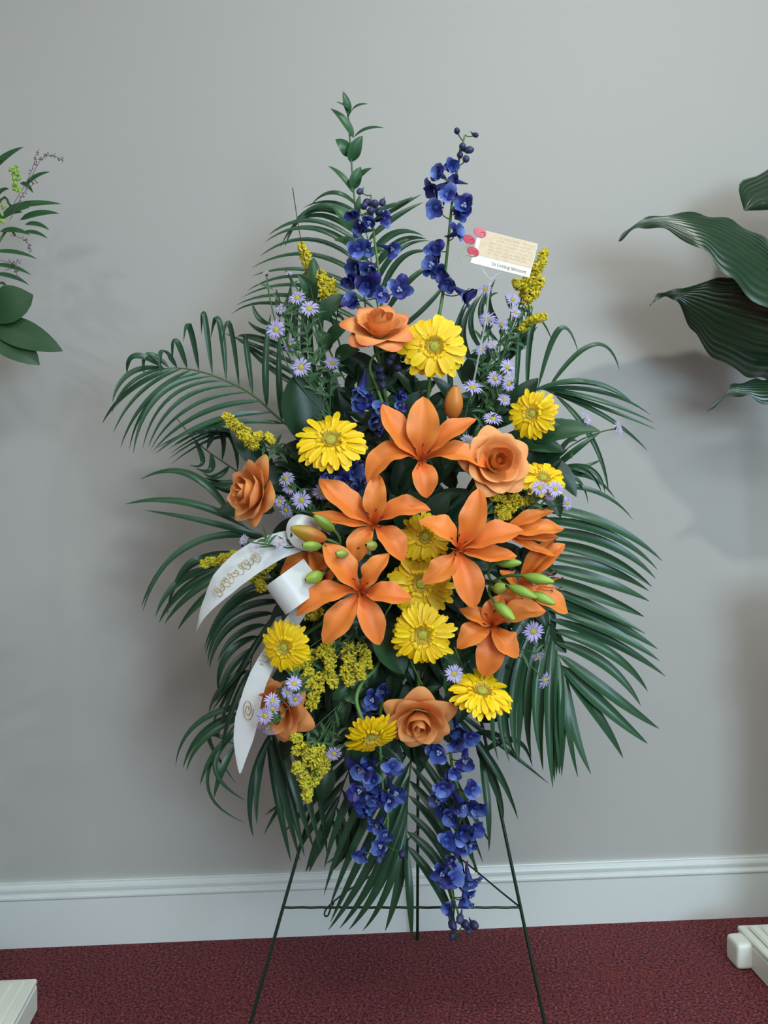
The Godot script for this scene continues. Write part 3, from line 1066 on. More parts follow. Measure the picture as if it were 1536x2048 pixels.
	frond("palm frond spreading down right past the right easel leg", [[870, 1380], [910, 1430], [945, 1480], [960, 1510]], 1.68, [
		[0.3, 1.0, 4, 8.0, [[1000, 1555, 1035, 1640], [990, 1540, 1020, 1600], [975, 1600, 982, 1705]]],
		[0.2, 1.0, 3, 6.0, [[1010, 1500, 1095, 1570], [990, 1470, 1040, 1530], [1030, 1480, 1060, 1530]]]], "palm dark")
	frond("large palm fan at the lower right with broad glossy leaflets", [[1020, 960], [1068, 1060], [1090, 1160], [1100, 1250], [1127, 1346]], 1.66, [
		[0.15, 1.0, 16, 12.0, [[1220, 1052, 1322, 1118], [1225, 1085, 1310, 1150], [1225, 1130, 1300, 1175], [1220, 1168, 1300, 1200], [1218, 1225, 1283, 1258], [1228, 1252, 1319, 1302], [1234, 1290, 1329, 1349], [1220, 1326, 1267, 1401], [1234, 1414, 1332, 1468], [1192, 1431, 1244, 1515]]],
		[0.55, 1.0, 15, 11.0, [[985, 1430, 1000, 1522], [1010, 1430, 1030, 1515], [1040, 1430, 1040, 1528], [1068, 1430, 1078, 1512], [1094, 1424, 1101, 1571], [1114, 1440, 1114, 1551], [1124, 1457, 1125, 1554], [1142, 1445, 1182, 1551]]]], "palm", -0.02)
	frond("palm frond at the upper right with bent over leaflet tips", [[930, 930], [990, 860], [1040, 800], [1080, 778], [1110, 790]], 1.70, [
		[0.45, 0.85, 4, 6.0, [[1040, 640, 1038, 690], [1082, 645, 1102, 685], [1132, 658, 1154, 711], [1213, 697, 1237, 742]]],
		[0.6, 1.0, 7, 6.0, [[1175, 762, 1266, 807], [1190, 770, 1270, 815], [1230, 800, 1310, 839], [1240, 822, 1312, 842], [1250, 848, 1307, 889], [1190, 895, 1213, 982]]]], "palm")
	frond("small palm frond curling out beyond the half hidden right gerbera", [[990, 1010], [1060, 970], [1110, 940]], 1.70, [
		[0.4, 1.0, 4, 7.0, [[1150, 960, 1172, 1011], [1160, 935, 1207, 915], [1150, 900, 1200, 860], [1140, 880, 1185, 862]]],
		[0.4, 1.0, 4, 6.0, [[1200, 985, 1269, 1036], [1165, 940, 1204, 980], [1195, 950, 1213, 990]]]], "palm")
	frond("upright palm frond behind the left delphinium at the top of the spray", [[800, 780], [770, 680], [750, 580], [738, 490], [720, 420]], 1.76, [
		[0.2, 1.0, 14, 6.5, [[512, 609, 465, 632], [545, 590, 480, 610], [560, 560, 490, 590], [560, 540, 500, 550], [585, 505, 507, 534], [581, 466, 523, 495], [581, 449, 533, 470], [607, 436, 565, 492], [615, 418, 568, 490], [656, 410, 604, 417], [669, 384, 624, 408]]],
		[0.25, 0.95, 9, 7.0, [[880, 580, 900, 545], [850, 510, 888, 530], [810, 490, 858, 478], [815, 470, 846, 485], [793, 420, 852, 380], [790, 410, 826, 392]]]], "palm", 0.02)
	frond("palm frond tucked behind the upper left asters", [[740, 880], [660, 800], [600, 720], [560, 650]], 1.72, [
		[0.3, 1.0, 6, 6.5, [[520, 720, 480, 680], [500, 690, 440, 660], [500, 670, 486, 677], [520, 640, 500, 600]]],
		[0.3, 1.0, 6, 6.5, [[640, 650, 660, 560], [600, 630, 620, 560], [560, 620, 556, 580]]]], "palm dark")
	frond("palm frond tucked behind the card and the upper right asters", [[880, 900], [940, 800], [980, 720], [1010, 660]], 1.72, [
		[0.2, 1.0, 6, 7.0, [[900, 700, 930, 600], [930, 660, 960, 590], [980, 620, 990, 560]]],
		[0.2, 1.0, 6, 7.0, [[1010, 720, 1060, 690], [1030, 700, 1075, 650], [1040, 660, 1060, 600]]]], "palm dark")


func greens() -> void:
	leafy("tall green leafy sprig standing at the very top of the spray", "leafy_sprig", "foliage", [[735, 650], [718, 500], [708, 390], [702, 310], [697, 240], [692, 215]], 1.66, [
		[698, 232, 686, 183, 17], [697, 225, 672, 204, 9], [700, 228, 736, 208, 9], [707, 276, 661, 217, 21], [707, 276, 768, 256, 11], [700, 314, 671, 279, 25], [702, 325, 725, 272, 27],
		[706, 380, 722, 334, 24], [712, 370, 744, 336, 20], [708, 388, 656, 332, 15], [712, 440, 720, 390, 14], [706, 460, 664, 410, 32], [720, 500, 668, 480, 26], [722, 520, 770, 500, 22]], "ruscus")
	leafy("slim green sprig at the upper left beside the bare twig", "leafy_sprig", "foliage", [[690, 760], [650, 680], [632, 600], [628, 560]], 1.64, [
		[630, 575, 627, 515, 26], [630, 600, 596, 550, 28], [640, 640, 690, 590, 34], [640, 650, 610, 600, 26], [655, 690, 700, 650, 40], [660, 700, 630, 660, 30], [670, 720, 720, 700, 38]], "leaf")
	var o := thing("bare_twig", "thin bare brown twig rising from the upper left foliage", "twig", at(640, 650, 1.63))
	var a := Acc.new()
	a.tube(spline([at(640, 650, 1.63), at(622, 580, 1.62), at(600, 470, 1.61), at(585, 375, 1.60)], 6), [0.0016, 0.0015, 0.0014, 0.0012, 0.0009], 5)
	part("stem", a, M["twig"], o)
	leafy("very large dark oval leaf left of the tilted gerbera", "broad_leaf", "leaf", [[720, 980], [650, 930], [600, 890]], 1.63, [[618, 900, 588, 752, 92]], "dark leaf", "", 0.55)
	leafy("broad dark leaf below the lowest facing gerbera of the centre column", "broad_leaf", "leaf", [[800, 1180], [770, 1230], [752, 1262]], 1.58, [[750, 1260, 808, 1348, 70]], "leaf", "", 0.45)
	leafy("two dark leaves on a stem between the middle lilies and the top lily", "leafy_sprig", "foliage", [[830, 1080], [850, 1030], [860, 1010]], 1.60, [[850, 1050, 900, 985, 46], [860, 1040, 812, 985, 40]], "dark leaf", "", 0.5)
	leafy("few small green leaves on a stem around the lowest rose", "leafy_sprig", "foliage", [[820, 1320], [845, 1370]], 1.57, [[850, 1385, 878, 1372, 14], [700, 1372, 665, 1400, 24], [690, 1380, 712, 1408, 26], [905, 1300, 895, 1410, 34], [955, 1290, 940, 1220, 30]], "leaf")
	leafy("sprig of dark pointed leaves between the right gerberas and the facing rose", "leafy_sprig", "foliage", [[950, 960], [1040, 880], [1090, 870]], 1.64, [[1060, 880, 1200, 862, 44], [1040, 890, 1130, 905, 40], [1040, 870, 1120, 850, 34], [1020, 900, 1060, 850, 36], [1100, 860, 1130, 838, 24]], "leaf")
	for F in [["dark leaf sprig behind the upper left gerbera", 700, 850, 1.9], ["dark leaf sprig behind the topmost rose and the curled delphinium", 790, 790, 1.5], ["dark leaf sprig behind the upper right gerberas", 950, 870, 1.1], ["dark leaf sprig behind the large rose on the right", 1010, 960, 0.2],
			["dark leaf sprig behind the leftmost rose", 625, 990, 2.8], ["dark leaf sprig behind the middle lilies", 830, 1010, 1.57], ["dark leaf sprig behind the centre column of gerberas", 850, 1200, -1.57], ["dark leaf sprig behind the right bud cluster", 1020, 1180, -0.3],
			["dark leaf sprig behind the ribbon bow", 620, 1140, 3.3], ["dark leaf sprig above the lower goldenrod", 690, 1300, -2.2], ["dark leaf sprig above the lowest rose", 800, 1370, -1.6], ["dark leaf sprig behind the downturned lily and the upturned gerbera", 930, 1330, -1.2], ["dark leaf sprig at the heart of the spray", 900, 1090, 0.3], ["dark leaf sprig left of the centre above the bow", 690, 990, 2.5], ["dark leaf sprig between the left facing gerbera and the hanging goldenrod", 640, 1350, -2.0], ["dark leaf sprig behind the drooping gerbera", 720, 1440, -1.8]]:
		filler(F[0], F[1], F[2], 1.66, 26, Vector2(50, 62), F[3])


func flowers() -> void:
	gerbera("large yellow gerbera with wide petals touching the topmost rose", 868, 694, 1.53, 72, dirv(0.05, 0.1, 1), 19)
	gerbera("yellow gerbera tilted upward left of the top lily, with a green eye", 662, 884, 1.53, 78, dirv(0, 0.62, 0.85), 26)
	gerbera("small yellow gerbera facing left at the upper right edge", 1066, 828, 1.56, 54, dirv(-0.45, 0.1, 0.85), 24)
	gerbera("yellow gerbera half hidden behind the rose and asters on the right", 1085, 958, 1.56, 52, dirv(0.15, 0.6, 0.75), 22)
	gerbera("yellow gerbera half covered by lily petals, highest of the centre column", 850, 1074, 1.575, 56, dirv(0, 0.1, 1), 24)
	gerbera("deeper yellow gerbera second of the centre column, behind the lilies", 842, 1168, 1.585, 72, dirv(0, 0.2, 1), 24)
	gerbera("yellow gerbera facing straight out, lowest of the centre column", 845, 1269, 1.52, 70, dirv(0, 0.02, 1), 30)
	gerbera("yellow gerbera facing left in front of the long ribbon tail", 570, 1294, 1.52, 57, dirv(-0.3, 0, 0.93), 26)
	gerbera("yellow gerbera seen edge on, facing up at the lower right", 963, 1386, 1.52, 70, dirv(0.12, 0.8, 0.5), 26)
	gerbera("yellow gerbera drooping on a curved stem in front of the lowest rose", 742, 1470, 1.50, 60, dirv(0.25, -0.62, 0.75), 26, [at(722, 1432, 1.515), at(713, 1395, 1.53), at(728, 1360, 1.55), at(752, 1335, 1.58)])

	rose("topmost orange rose, seen from the side with red tinged outer petals", 758, 655, 1.53, 66, dirv(0.05, 0.72, 0.62), 0.3, 1.15, 1.0)
	rose("orange rose facing out to the right of the top lily", 993, 925, 1.53, 70, dirv(0.15, 0.2, 0.95), 0.8, 0.75)
	rose("orange rose turned to the left, leftmost of the roses", 503, 985, 1.55, 72, dirv(-0.75, 0.15, 0.6), 0.2, 0.7)
	rose("orange rose facing down, lowest bloom beside the drooping gerbera", 838, 1440, 1.54, 66, dirv(-0.05, -0.45, 0.85), 0.5, 0.95)
	rose("orange rose partly hidden by asters at the lower left", 556, 1418, 1.555, 66, dirv(-0.4, -0.2, 0.8), 1.1, 0.9, 0.3)

	lily("topmost orange lily, wide open above the others", [842, 920], 1.545, [[765, 808, 796, 860, 58], [846, 793, 846, 850, 64], [953, 838, 893, 868, 50], [735, 968, 776, 908, 58], [983, 938, 912, 904, 54], [854, 996, 850, 957, 50]])
	lily("orange lily left of centre with a narrow petal over the green buds", [748, 1050], 1.545, [[638, 957, 690, 1002, 62], [757, 948, 750, 1000, 46], [862, 1020, 800, 1016, 56], [624, 1025, 685, 1040, 34], [708, 1128, 722, 1080, 50], [808, 1122, 785, 1080, 54]])
	lily("orange lily right of centre overlapping the highest centre gerbera", [915, 1100], 1.525, [[957, 976, 947, 1035, 54], [838, 1042, 888, 1057, 56], [1047, 1060, 985, 1070, 62], [1034, 1112, 983, 1108, 46], [843, 1163, 885, 1138, 54], [950, 1216, 934, 1155, 62]])
	lily("orange lily lowest on the left, beside the white ribbon loop", [720, 1182], 1.525, [[648, 1085, 682, 1128, 60], [778, 1106, 747, 1140, 48], [824, 1196, 773, 1187, 56], [592, 1232, 650, 1188, 56], [645, 1285, 685, 1232, 60], [760, 1290, 742, 1238, 52]])
	lily("orange lily at the lower right with one petal hanging straight down", [985, 1252], 1.55, [[918, 1218, 950, 1230, 42], [914, 1296, 945, 1268, 52], [966, 1353, 981, 1306, 56], [1038, 1312, 1012, 1284, 52], [1092, 1222, 1042, 1222, 52], [1002, 1190, 988, 1222, 46]])
	lily("half open orange lily in profile pointing right below the goldenrod", [1000, 1066], 1.57, [[1108, 1022, 1055, 1036, 32], [1128, 1058, 1072, 1056, 46], [1118, 1075, 1068, 1068, 44], [1110, 1112, 1062, 1092, 22]], false)
	lily("orange lily behind the green bud cluster on the right", [1038, 1172], 1.585, [[1130, 1088, 1082, 1122, 46], [1136, 1226, 1098, 1196, 52], [1092, 1215, 1066, 1192, 50], [1108, 1078, 1072, 1115, 32], [1012, 1225, 1020, 1195, 46], [1000, 1140, 1016, 1152, 40]], true, Vector2(70, 0))
	lily("partly hidden orange lily behind the left buds, next to the bow", [650, 1160], 1.575, [[560, 1148, 600, 1130, 62], [622, 1098, 634, 1122, 40], [598, 1190, 622, 1172, 50], [660, 1120, 655, 1140, 40]], false)
	lily_buds("single unopened orange lily bud standing behind the topmost lily", [905, 850], 1.57, [[905, 838, 911, 772, 40, "c9772e", "d98a3a"]])
	lily_buds("cluster of five green lily buds over the right orange lilies", [985, 1165], 1.50, [[993, 1126, 1043, 1126, 21, "6f8f36", "8fb040"], [1048, 1152, 1108, 1164, 22, "7f9f3a", "97ba44"], [1018, 1172, 1074, 1196, 22, "7f9f3a", "8fae40"], [1062, 1186, 1110, 1208, 22, "86a63c", "9cbb48"], [988, 1180, 1012, 1172, 24, "8f9c38", "93a040"], [990, 1206, 1029, 1240, 24, "7f9f3a", "a0c04a"]])
	lily_buds("cluster of lily buds, four green and one turning orange, above the bow", [672, 1100], 1.50, [[668, 1060, 628, 1030, 24, "6f8f36", "8fa840"], [642, 1092, 605, 1090, 23, "7f9f3a", "9cbb48"], [645, 1148, 611, 1160, 27, "86a63c", "9cbb48"], [694, 1108, 672, 1107, 18, "86a63c", "a8c060"], [752, 1092, 732, 1090, 22, "86983c", "a2a64a"], [652, 1078, 582, 1056, 34, "c06a2a", "b89a30"]])

	delphinium("tall blue delphinium spike beside the card, highest of the blue spikes", [[868, 680], [884, 600], [893, 520], [905, 400], [918, 320], [930, 270]], 1.62, [[878, 348, 36], [903, 336, 32], [868, 380, 40], [893, 390, 38], [870, 415, 38], [928, 412, 46], [912, 362, 30], [915, 465, 34], [868, 497, 38], [865, 530, 48], [895, 565, 36], [932, 590, 42], [880, 545, 30], [920, 425, 32], [905, 385, 28]], [[914, 262, 17], [951, 270, 14], [925, 293, 20], [938, 300, 20], [932, 318, 20], [920, 310, 18]])
	delphinium("blue delphinium spike rising behind the topmost rose", [[772, 690], [764, 620], [757, 540], [748, 470], [742, 390]], 1.61, [[715, 500, 42], [782, 498, 36], [712, 535, 46], [735, 572, 48], [705, 600, 42], [798, 580, 44], [760, 590, 36], [740, 540, 32], [700, 560, 34], [702, 428, 28], [770, 438, 30], [722, 460, 34], [738, 445, 28], [735, 500, 30]], [[720, 383, 18], [735, 405, 22], [750, 408, 22], [765, 405, 20], [758, 425, 22], [742, 422, 22], [728, 412, 20]])
	delphinium("curled over delphinium with pale half open florets below the topmost rose", [[785, 900], [772, 830], [752, 770], [740, 735], [752, 708], [785, 702], [805, 712]], 1.575, [[722, 780, 48], [740, 800, 32], [765, 815, 30], [805, 792, 30], [748, 838, 38], [728, 812, 40], [762, 862, 26], [800, 810, 26]], [[758, 738, 22], [762, 755, 24], [766, 770, 20], [780, 722, 20], [795, 735, 18], [785, 714, 16], [806, 718, 14]], 0.3, 1.0)
	delphinium("light blue delphinium florets between the tilted gerbera and the left lily", [[740, 1030], [715, 990], [690, 930]], 1.575, [[702, 922, 38], [708, 945, 40], [686, 962, 34], [730, 966, 32], [672, 950, 28], [712, 978, 28], [655, 955, 24]], [], 0.7)
	delphinium("blue delphinium hanging down below the drooping gerbera", [[770, 1370], [760, 1440], [764, 1560], [776, 1640], [765, 1700]], 1.60, [[745, 1400, 36], [768, 1385, 32], [728, 1425, 32], [722, 1540, 46], [745, 1560, 42], [720, 1582, 42], [785, 1532, 38], [790, 1585, 42], [765, 1590, 36], [725, 1612, 46], [738, 1625, 36], [778, 1602, 30], [755, 1650, 34], [772, 1668, 28], [722, 1708, 32], [762, 1692, 34], [750, 1600, 34], [740, 1530, 36]], [[805, 1708, 22], [758, 1720, 18], [765, 1712, 16]])
	delphinium("long blue delphinium trailing lowest, down past the crossbar", [[885, 1400], [898, 1470], [905, 1540], [925, 1620], [900, 1700], [903, 1780], [925, 1850]], 1.60, [[878, 1505, 44], [910, 1485, 42], [930, 1520, 46], [942, 1475, 34], [915, 1460, 36], [905, 1545, 32], [885, 1575, 42], [880, 1602, 52], [925, 1610, 46], [955, 1615, 42], [945, 1578, 32], [900, 1632, 36], [945, 1660, 42], [925, 1668, 38], [893, 1680, 36], [918, 1692, 34], [940, 1690, 30], [885, 1747, 40], [905, 1755, 42], [940, 1765, 42], [930, 1800, 36], [938, 1790, 30], [895, 1815, 28], [880, 1425, 32], [905, 1720, 26]], [[905, 1850, 24], [930, 1848, 24], [948, 1850, 24], [905, 1872, 18], [920, 1838, 22], [938, 1862, 18]])

	asters("spray of lavender asters at the upper left over the palm leaflets", [660, 830], 1.585, [[594, 596, 20, -0.2, 0.5], [618, 618, 22, 0.1, 0.5], [552, 660, 23, -0.2, 0.2], [580, 690, 18, -0.5, 0.3], [602, 735, 22, -0.1, 0.2], [664, 727, 18, 0.1, 0.5], [648, 868, 14, -0.2, 0.3], [532, 546, 8, -0.3, 0.8], [578, 548, 8, 0.1, 0.9], [562, 618, 15, -0.3, 0.4]], 14)
	asters("spray of lavender asters at the upper right under the card", [955, 850], 1.60, [[970, 580, 17, -0.2, 0.6], [1025, 600, 18, 0.3, 0.4], [975, 640, 20, -0.2, 0.5], [1003, 650, 19, 0.2, 0.5], [985, 690, 13, -0.1, 0.4], [1014, 735, 20, 0.4, 0.3], [1017, 768, 18, 0.5, 0.0], [990, 757, 18, 0.0, 0.1], [962, 700, 14, -0.3, 0.3], [1030, 625, 15, 0.4, 0.2]], 13)
	asters("few lavender asters between the top lily and the small right gerbera", [930, 900], 1.585, [[945, 776, 23, 0.1, 0.8], [985, 838, 22, 0.1, 0.9], [935, 882, 16, 0.1, 0.4], [1008, 800, 16, 0.3, 0.4]], 4)
	asters("cluster of lavender asters right of the leftmost rose", [650, 1060], 1.55, [[573, 958, 19, -0.3, 0.5], [603, 1000, 22, 0.0, 0.15], [643, 985, 20, 0.1, 0.3], [572, 1020, 18, -0.4, -0.3], [560, 1003, 14, -0.3, 0.3], [578, 975, 16, 0.0, 0.2]], 5)
	asters("thin sprig of asters and buds lying on the upper ribbon tail", [600, 1090], 1.50, [[560, 1088, 15, 0.1, 0.6], [488, 1080, 13, -0.5, 0.4], [513, 1094, 7, 0.0, 0.2]], 3)
	asters("three lavender asters in front of the half hidden right gerbera", [1050, 1030], 1.525, [[1080, 976, 20, -0.1, 0.5], [1110, 978, 19, 0.1, 0.3], [1134, 1006, 17, 0.7, 0.0], [1100, 990, 13, 0.2, 0.0]], 3)
	asters("two wispy asters on bare stems standing out at the far right", [1080, 960], 1.62, [[1172, 838, 16, 0.85, 0.3], [1236, 856, 16, 0.85, 0.3]], 1)
	asters("lavender asters below the lower right lily, over the palm fan", [1010, 1300], 1.53, [[1066, 1263, 23, 0.05, 0.1], [1076, 1312, 16, 0.2, -0.7], [1088, 1360, 20, 0.75, -0.35]], 3)
	asters("single lavender aster above the edge on gerbera", [890, 1300], 1.53, [[908, 1348, 21, 0.1, 0.3]], 3)
	asters("single lavender aster hanging beside the lowest goldenrod", [690, 1390], 1.53, [[668, 1507, 19, 0.1, -0.3]], 4)
	asters("bunch of lavender asters covering the lower left rose", [610, 1370], 1.49, [[545, 1402, 19, 0.2, 0.5], [530, 1432, 19, -0.2, 0.1], [588, 1368, 19, 0.3, 0.6], [590, 1398, 18, 0.3, -0.3], [527, 1455, 16, -0.3, -0.5], [545, 1418, 18, 0.4, -0.2], [540, 1462, 14, 0.0, -0.7], [575, 1385, 15, -0.3, 0.2]], 5)

	goldenrod("goldenrod plume at the upper left behind the asters", [670, 660], 1.64, [[655, 600, 640, 545, 14], [632, 560, 612, 520, 12], [616, 530, 603, 490, 11], [675, 605, 655, 570, 12], [650, 590, 665, 560, 10]])
	goldenrod("goldenrod plume at the upper right behind the card", [1000, 720], 1.63, [[1070, 555, 1090, 502, 11], [1055, 605, 1066, 560, 15], [1066, 592, 1082, 560, 12], [1050, 575, 1030, 565, 11], [1062, 640, 1092, 633, 8], [1040, 660, 1064, 638, 8], [1045, 590, 1060, 540, 9]])
	goldenrod("goldenrod tip at the left above the leftmost rose", [580, 910], 1.60, [[476, 856, 452, 832, 11], [502, 882, 474, 852, 14], [512, 896, 492, 872, 11], [520, 868, 505, 880, 9], [545, 885, 535, 870, 7]])
	goldenrod("goldenrod tuft under the large rose on the right", [990, 1040], 1.57, [[1045, 1005, 1080, 988, 11], [1005, 1000, 1040, 1000, 14], [995, 1020, 1028, 1015, 12], [985, 995, 1005, 985, 11], [1000, 1035, 1020, 1030, 8]])
	goldenrod("goldenrod bits under the upper ribbon tail", [600, 1150], 1.58, [[430, 1120, 404, 1130, 9], [450, 1112, 430, 1128, 8], [530, 1150, 505, 1158, 12], [545, 1125, 525, 1140, 11], [525, 1180, 518, 1165, 10], [450, 1120, 470, 1105, 7]], 0.3)
	goldenrod("goldenrod tuft glimpsed between the lower left lily petals", [650, 1190], 1.56, [[640, 1222, 610, 1230, 13], [630, 1235, 618, 1215, 10]], 0.3)
	goldenrod("broad goldenrod mass right of the left facing gerbera", [700, 1240], 1.54, [[625, 1305, 600, 1332, 15], [660, 1290, 640, 1312, 14], [655, 1300, 662, 1335, 15], [695, 1285, 700, 1330, 15], [722, 1290, 736, 1335, 13], [640, 1350, 634, 1385, 14], [630, 1385, 620, 1415, 14], [690, 1335, 702, 1368, 14], [655, 1340, 668, 1372, 13], [612, 1300, 590, 1335, 12], [620, 1340, 610, 1372, 12], [715, 1330, 722, 1355, 11]], 0.15)
	goldenrod("goldenrod stem hanging lowest at the left of the drooping gerbera", [690, 1400], 1.545, [[600, 1478, 585, 1474, 9], [615, 1492, 590, 1502, 13], [642, 1495, 626, 1530, 13], [606, 1528, 588, 1540, 11], [640, 1535, 622, 1568, 12], [605, 1545, 612, 1572, 12], [612, 1565, 616, 1600, 11], [655, 1510, 645, 1545, 10], [625, 1500, 612, 1520, 12]], 0.45)


func ribbon_strip(a: Acc, pts: Array, d: Array, w: Array, nrms: Array) -> void:
	var c := []
	var n := pts.size()
	for k in n: c.append(at(pts[k][0], pts[k][1], d[k]))
	var sp := spline(c, 6)
	var rows := []
	for side in [0.0004, -0.0004]:
		rows.clear()
		for k in sp.size():
			var t := float(k) / (sp.size() - 1) * (n - 1)
			var i := mini(int(t), n - 2)
			var f := t - i
			var hw := pxm(lerpf(w[i], w[i + 1], f) , 1.52)
			var nn: Vector3 = nrms[i].lerp(nrms[i + 1], f).normalized()
			var tg: Vector3 = (sp[mini(k + 1, sp.size() - 1)] - sp[maxi(k - 1, 0)]).normalized()
			var sd := tg.cross(nn).normalized()
			var n2 := sd.cross(tg)
			var row := []
			for j in 7:
				var x := j / 3.0 - 1.0
				row.append(sp[k] + sd * hw * x + n2 * (side - 0.1 * hw * x * x))
			rows.append(row)
		a.grid(rows.duplicate())


func script_line(o: Node, pts: Array, amp: float, loops: int, d: float, r: float) -> void:
	# gold looped lettering, too glittery to read in the photograph: joined pen strokes along the ribbon
	for s in loops:
		var a := Acc.new()
		var path := []
		for k in 15:
			var t := (s + k / 14.0 * 0.86) / loops
			var f := t * (pts.size() - 1)
			var i := mini(int(f), pts.size() - 2)
			var p := Vector2(pts[i][0], pts[i][1]).lerp(Vector2(pts[i + 1][0], pts[i + 1][1]), f - i)
			var tg := (Vector2(pts[i + 1][0], pts[i + 1][1]) - Vector2(pts[i][0], pts[i][1])).normalized()
			var nn := Vector2(-tg.y, tg.x)
			var ph := k / 14.0 * TAU * (1.5 if s % 2 == 0 else 1.0)
			var q := p + nn * amp * sin(ph) * (1.0 if s % 3 != 1 else 0.6) + tg * amp * 0.5 * cos(ph)
			path.append(at(q.x, q.y, d - 0.0012))
		a.tube(spline(path, 2), [r], 5)
		part("gold_lettering", a, M["gold glitter"], o)


func ribbon_and_card() -> void:
	var f1 := dirv(0.0, 0.3, 1.0)
	var f2 := dirv(-0.35, 0.4, 0.85)
	var fs := dirv(-0.95, 0.25, 0.2)
	var o := thing("satin_ribbon", "white satin ribbon bow with two long tails lettered in gold glitter", "ribbon", at(610, 1110, 1.53))
	var a := Acc.new()
	ribbon_strip(a, [[640, 1062], [600, 1078], [560, 1090], [520, 1108], [480, 1135], [445, 1168], [418, 1205], [402, 1235], [392, 1265]], [1.55, 1.54, 1.53, 1.525, 1.52, 1.52, 1.525, 1.53, 1.54], [22, 24, 27, 31, 31, 27, 17, 7, 1.5], [f1, f1, f1, f1, f1, f1, f2, f2, fs])
	part("upper_tail", a, M["satin"], o)
	a = Acc.new()
	ribbon_strip(a, [[640, 1062], [615, 1050], [592, 1045], [586, 1062], [600, 1082], [628, 1090]], [1.55, 1.535, 1.53, 1.525, 1.52, 1.52], [18, 19, 17, 15, 15, 14], [f1, f1, f2, f2, f1, f1])
	part("upper_loop", a, M["satin"], o)
	a = Acc.new()
	# the lower loop: a band that comes from the right, rolls over at its left and goes back underneath
	var ax := (at(578, 1226, 1.50) - at(536, 1168, 1.50)).normalized()
	var ee := ax.cross(fwd).normalized()
	if ee.dot(rgt) < 0: ee = -ee
	var cc := at(557, 1197, 1.50)
	var hl := pxm(35, 1.5)
	var prof := []
	for e in [[86, 0.012], [60, -0.002], [36, -0.013], [14, -0.014], [-3, -0.004], [-9, 0.010], [0, 0.026], [26, 0.033], [60, 0.030]]: prof.append(cc + ee * pxm(e[0], 1.5) + fwd * e[1])
	var rows := []
	for q in spline(prof, 5):
		var ring := []
		for j in 5: ring.append(q + ax * hl * (j / 2.0 - 1.0))
		rows.append(ring)
	a.grid(rows)
	part("lower_loop", a, M["satin"], o)
	a = Acc.new()
	ribbon_strip(a, [[606, 1205], [592, 1232], [575, 1255], [552, 1290], [532, 1325], [515, 1360], [502, 1400], [493, 1440], [486, 1480], [482, 1515], [480, 1547]], [1.53, 1.535, 1.545, 1.56, 1.555, 1.545, 1.54, 1.54, 1.54, 1.54, 1.54], [16, 15, 15, 17, 19, 20, 21, 24, 20, 11, 1.0], [f1, f1, f1, f1, f1, f1, f1, f1, f1, f1, f1])
	part("long_tail", a, M["satin"], o)
	script_line(o, [[518, 1112], [495, 1128], [470, 1148], [450, 1168], [432, 1190]], 10, 9, 1.519, 0.0006)
	script_line(o, [[530, 1312], [522, 1340]], 8, 2, 1.554, 0.0006)
	# the curl at the end of the lettering on the long tail
	a = Acc.new()
	var cur := []
	for k in 40:
		var t := k / 39.0 * TAU * 2.1
		cur.append(at(496 + cos(t) * (11.0 - 0.7 * t), 1418 + sin(t) * (24.0 - 1.6 * t), 1.5385))
	a.tube(cur, [0.0007], 5)
	part("gold_lettering", a, M["gold glitter"], o)
	var g := Acc.new()
	for k in 120:
		var t := rng.randf()
		var q := Vector2(520, 1108).lerp(Vector2(430, 1192), t) + Vector2(rng.randf_range(-11, 11), rng.randf_range(-11, 11))
		g.blob(at(q.x, q.y, 1.5185), Basis.from_scale(Vector3.ONE * rng.randf_range(0.0005, 0.0009)), 4, 2)
	part("glitter", g, M["gold glitter"], o, true)

	# the enclosure card on its plastic pick
	var d := 1.53
	var tl := at(958, 458, d)
	var ux := (at(1076, 488, d) - tl)
	var uy := (at(934, 524, d) - tl)
	var w := ux.length()
	ux = ux.normalized()
	uy = (uy - ux * uy.dot(ux))
	var h := uy.length()
	uy = uy.normalized()
	var nz := uy.cross(ux).normalized()
	if nz.dot(fwd) > 0: nz = -nz
	var cb := Basis(ux, -uy, nz)
	var ctr := tl + ux * w * 0.5 + uy * h * 0.5
	var c := thing("card", "small printed sympathy card with three red rosebuds on a plastic pick", "card", ctr)
	a = Acc.new()
	a.box(ctr, Vector3(w, h, 0.0012), 0.0003, cb)
	part("card_sheet", a, M["card paper"], c)
	a = Acc.new()
	var q0 := ctr + nz * 0.0009 + ux * w * 0.03 - uy * h * 0.13
	var rws := []
	for r in 2:
		rws.append([q0 - ux * w * 0.46 + uy * h * 0.36 * (1 - 2 * r), q0 + ux * w * 0.46 + uy * h * 0.36 * (1 - 2 * r)])
	a.grid(rws)
	for k in a.u.size(): a.u[k].y = 1.0 - a.u[k].y
	part("parchment_print", a, M["parchment"], c)
	var tm := TextMesh.new()
	var sf := SystemFont.new()
	sf.font_names = PackedStringArray(["Droid Serif"])
	tm.font = sf
	tm.text = "In Loving Memory"
	tm.font_size = 24
	tm.pixel_size = w * 0.58 / 210.0
	tm.depth = 0.0004
	put("lettering", tm, M["print ink"], c, Transform3D(cb, nz * 0.0009 + uy * h * 0.37 + ux * w * 0.14))
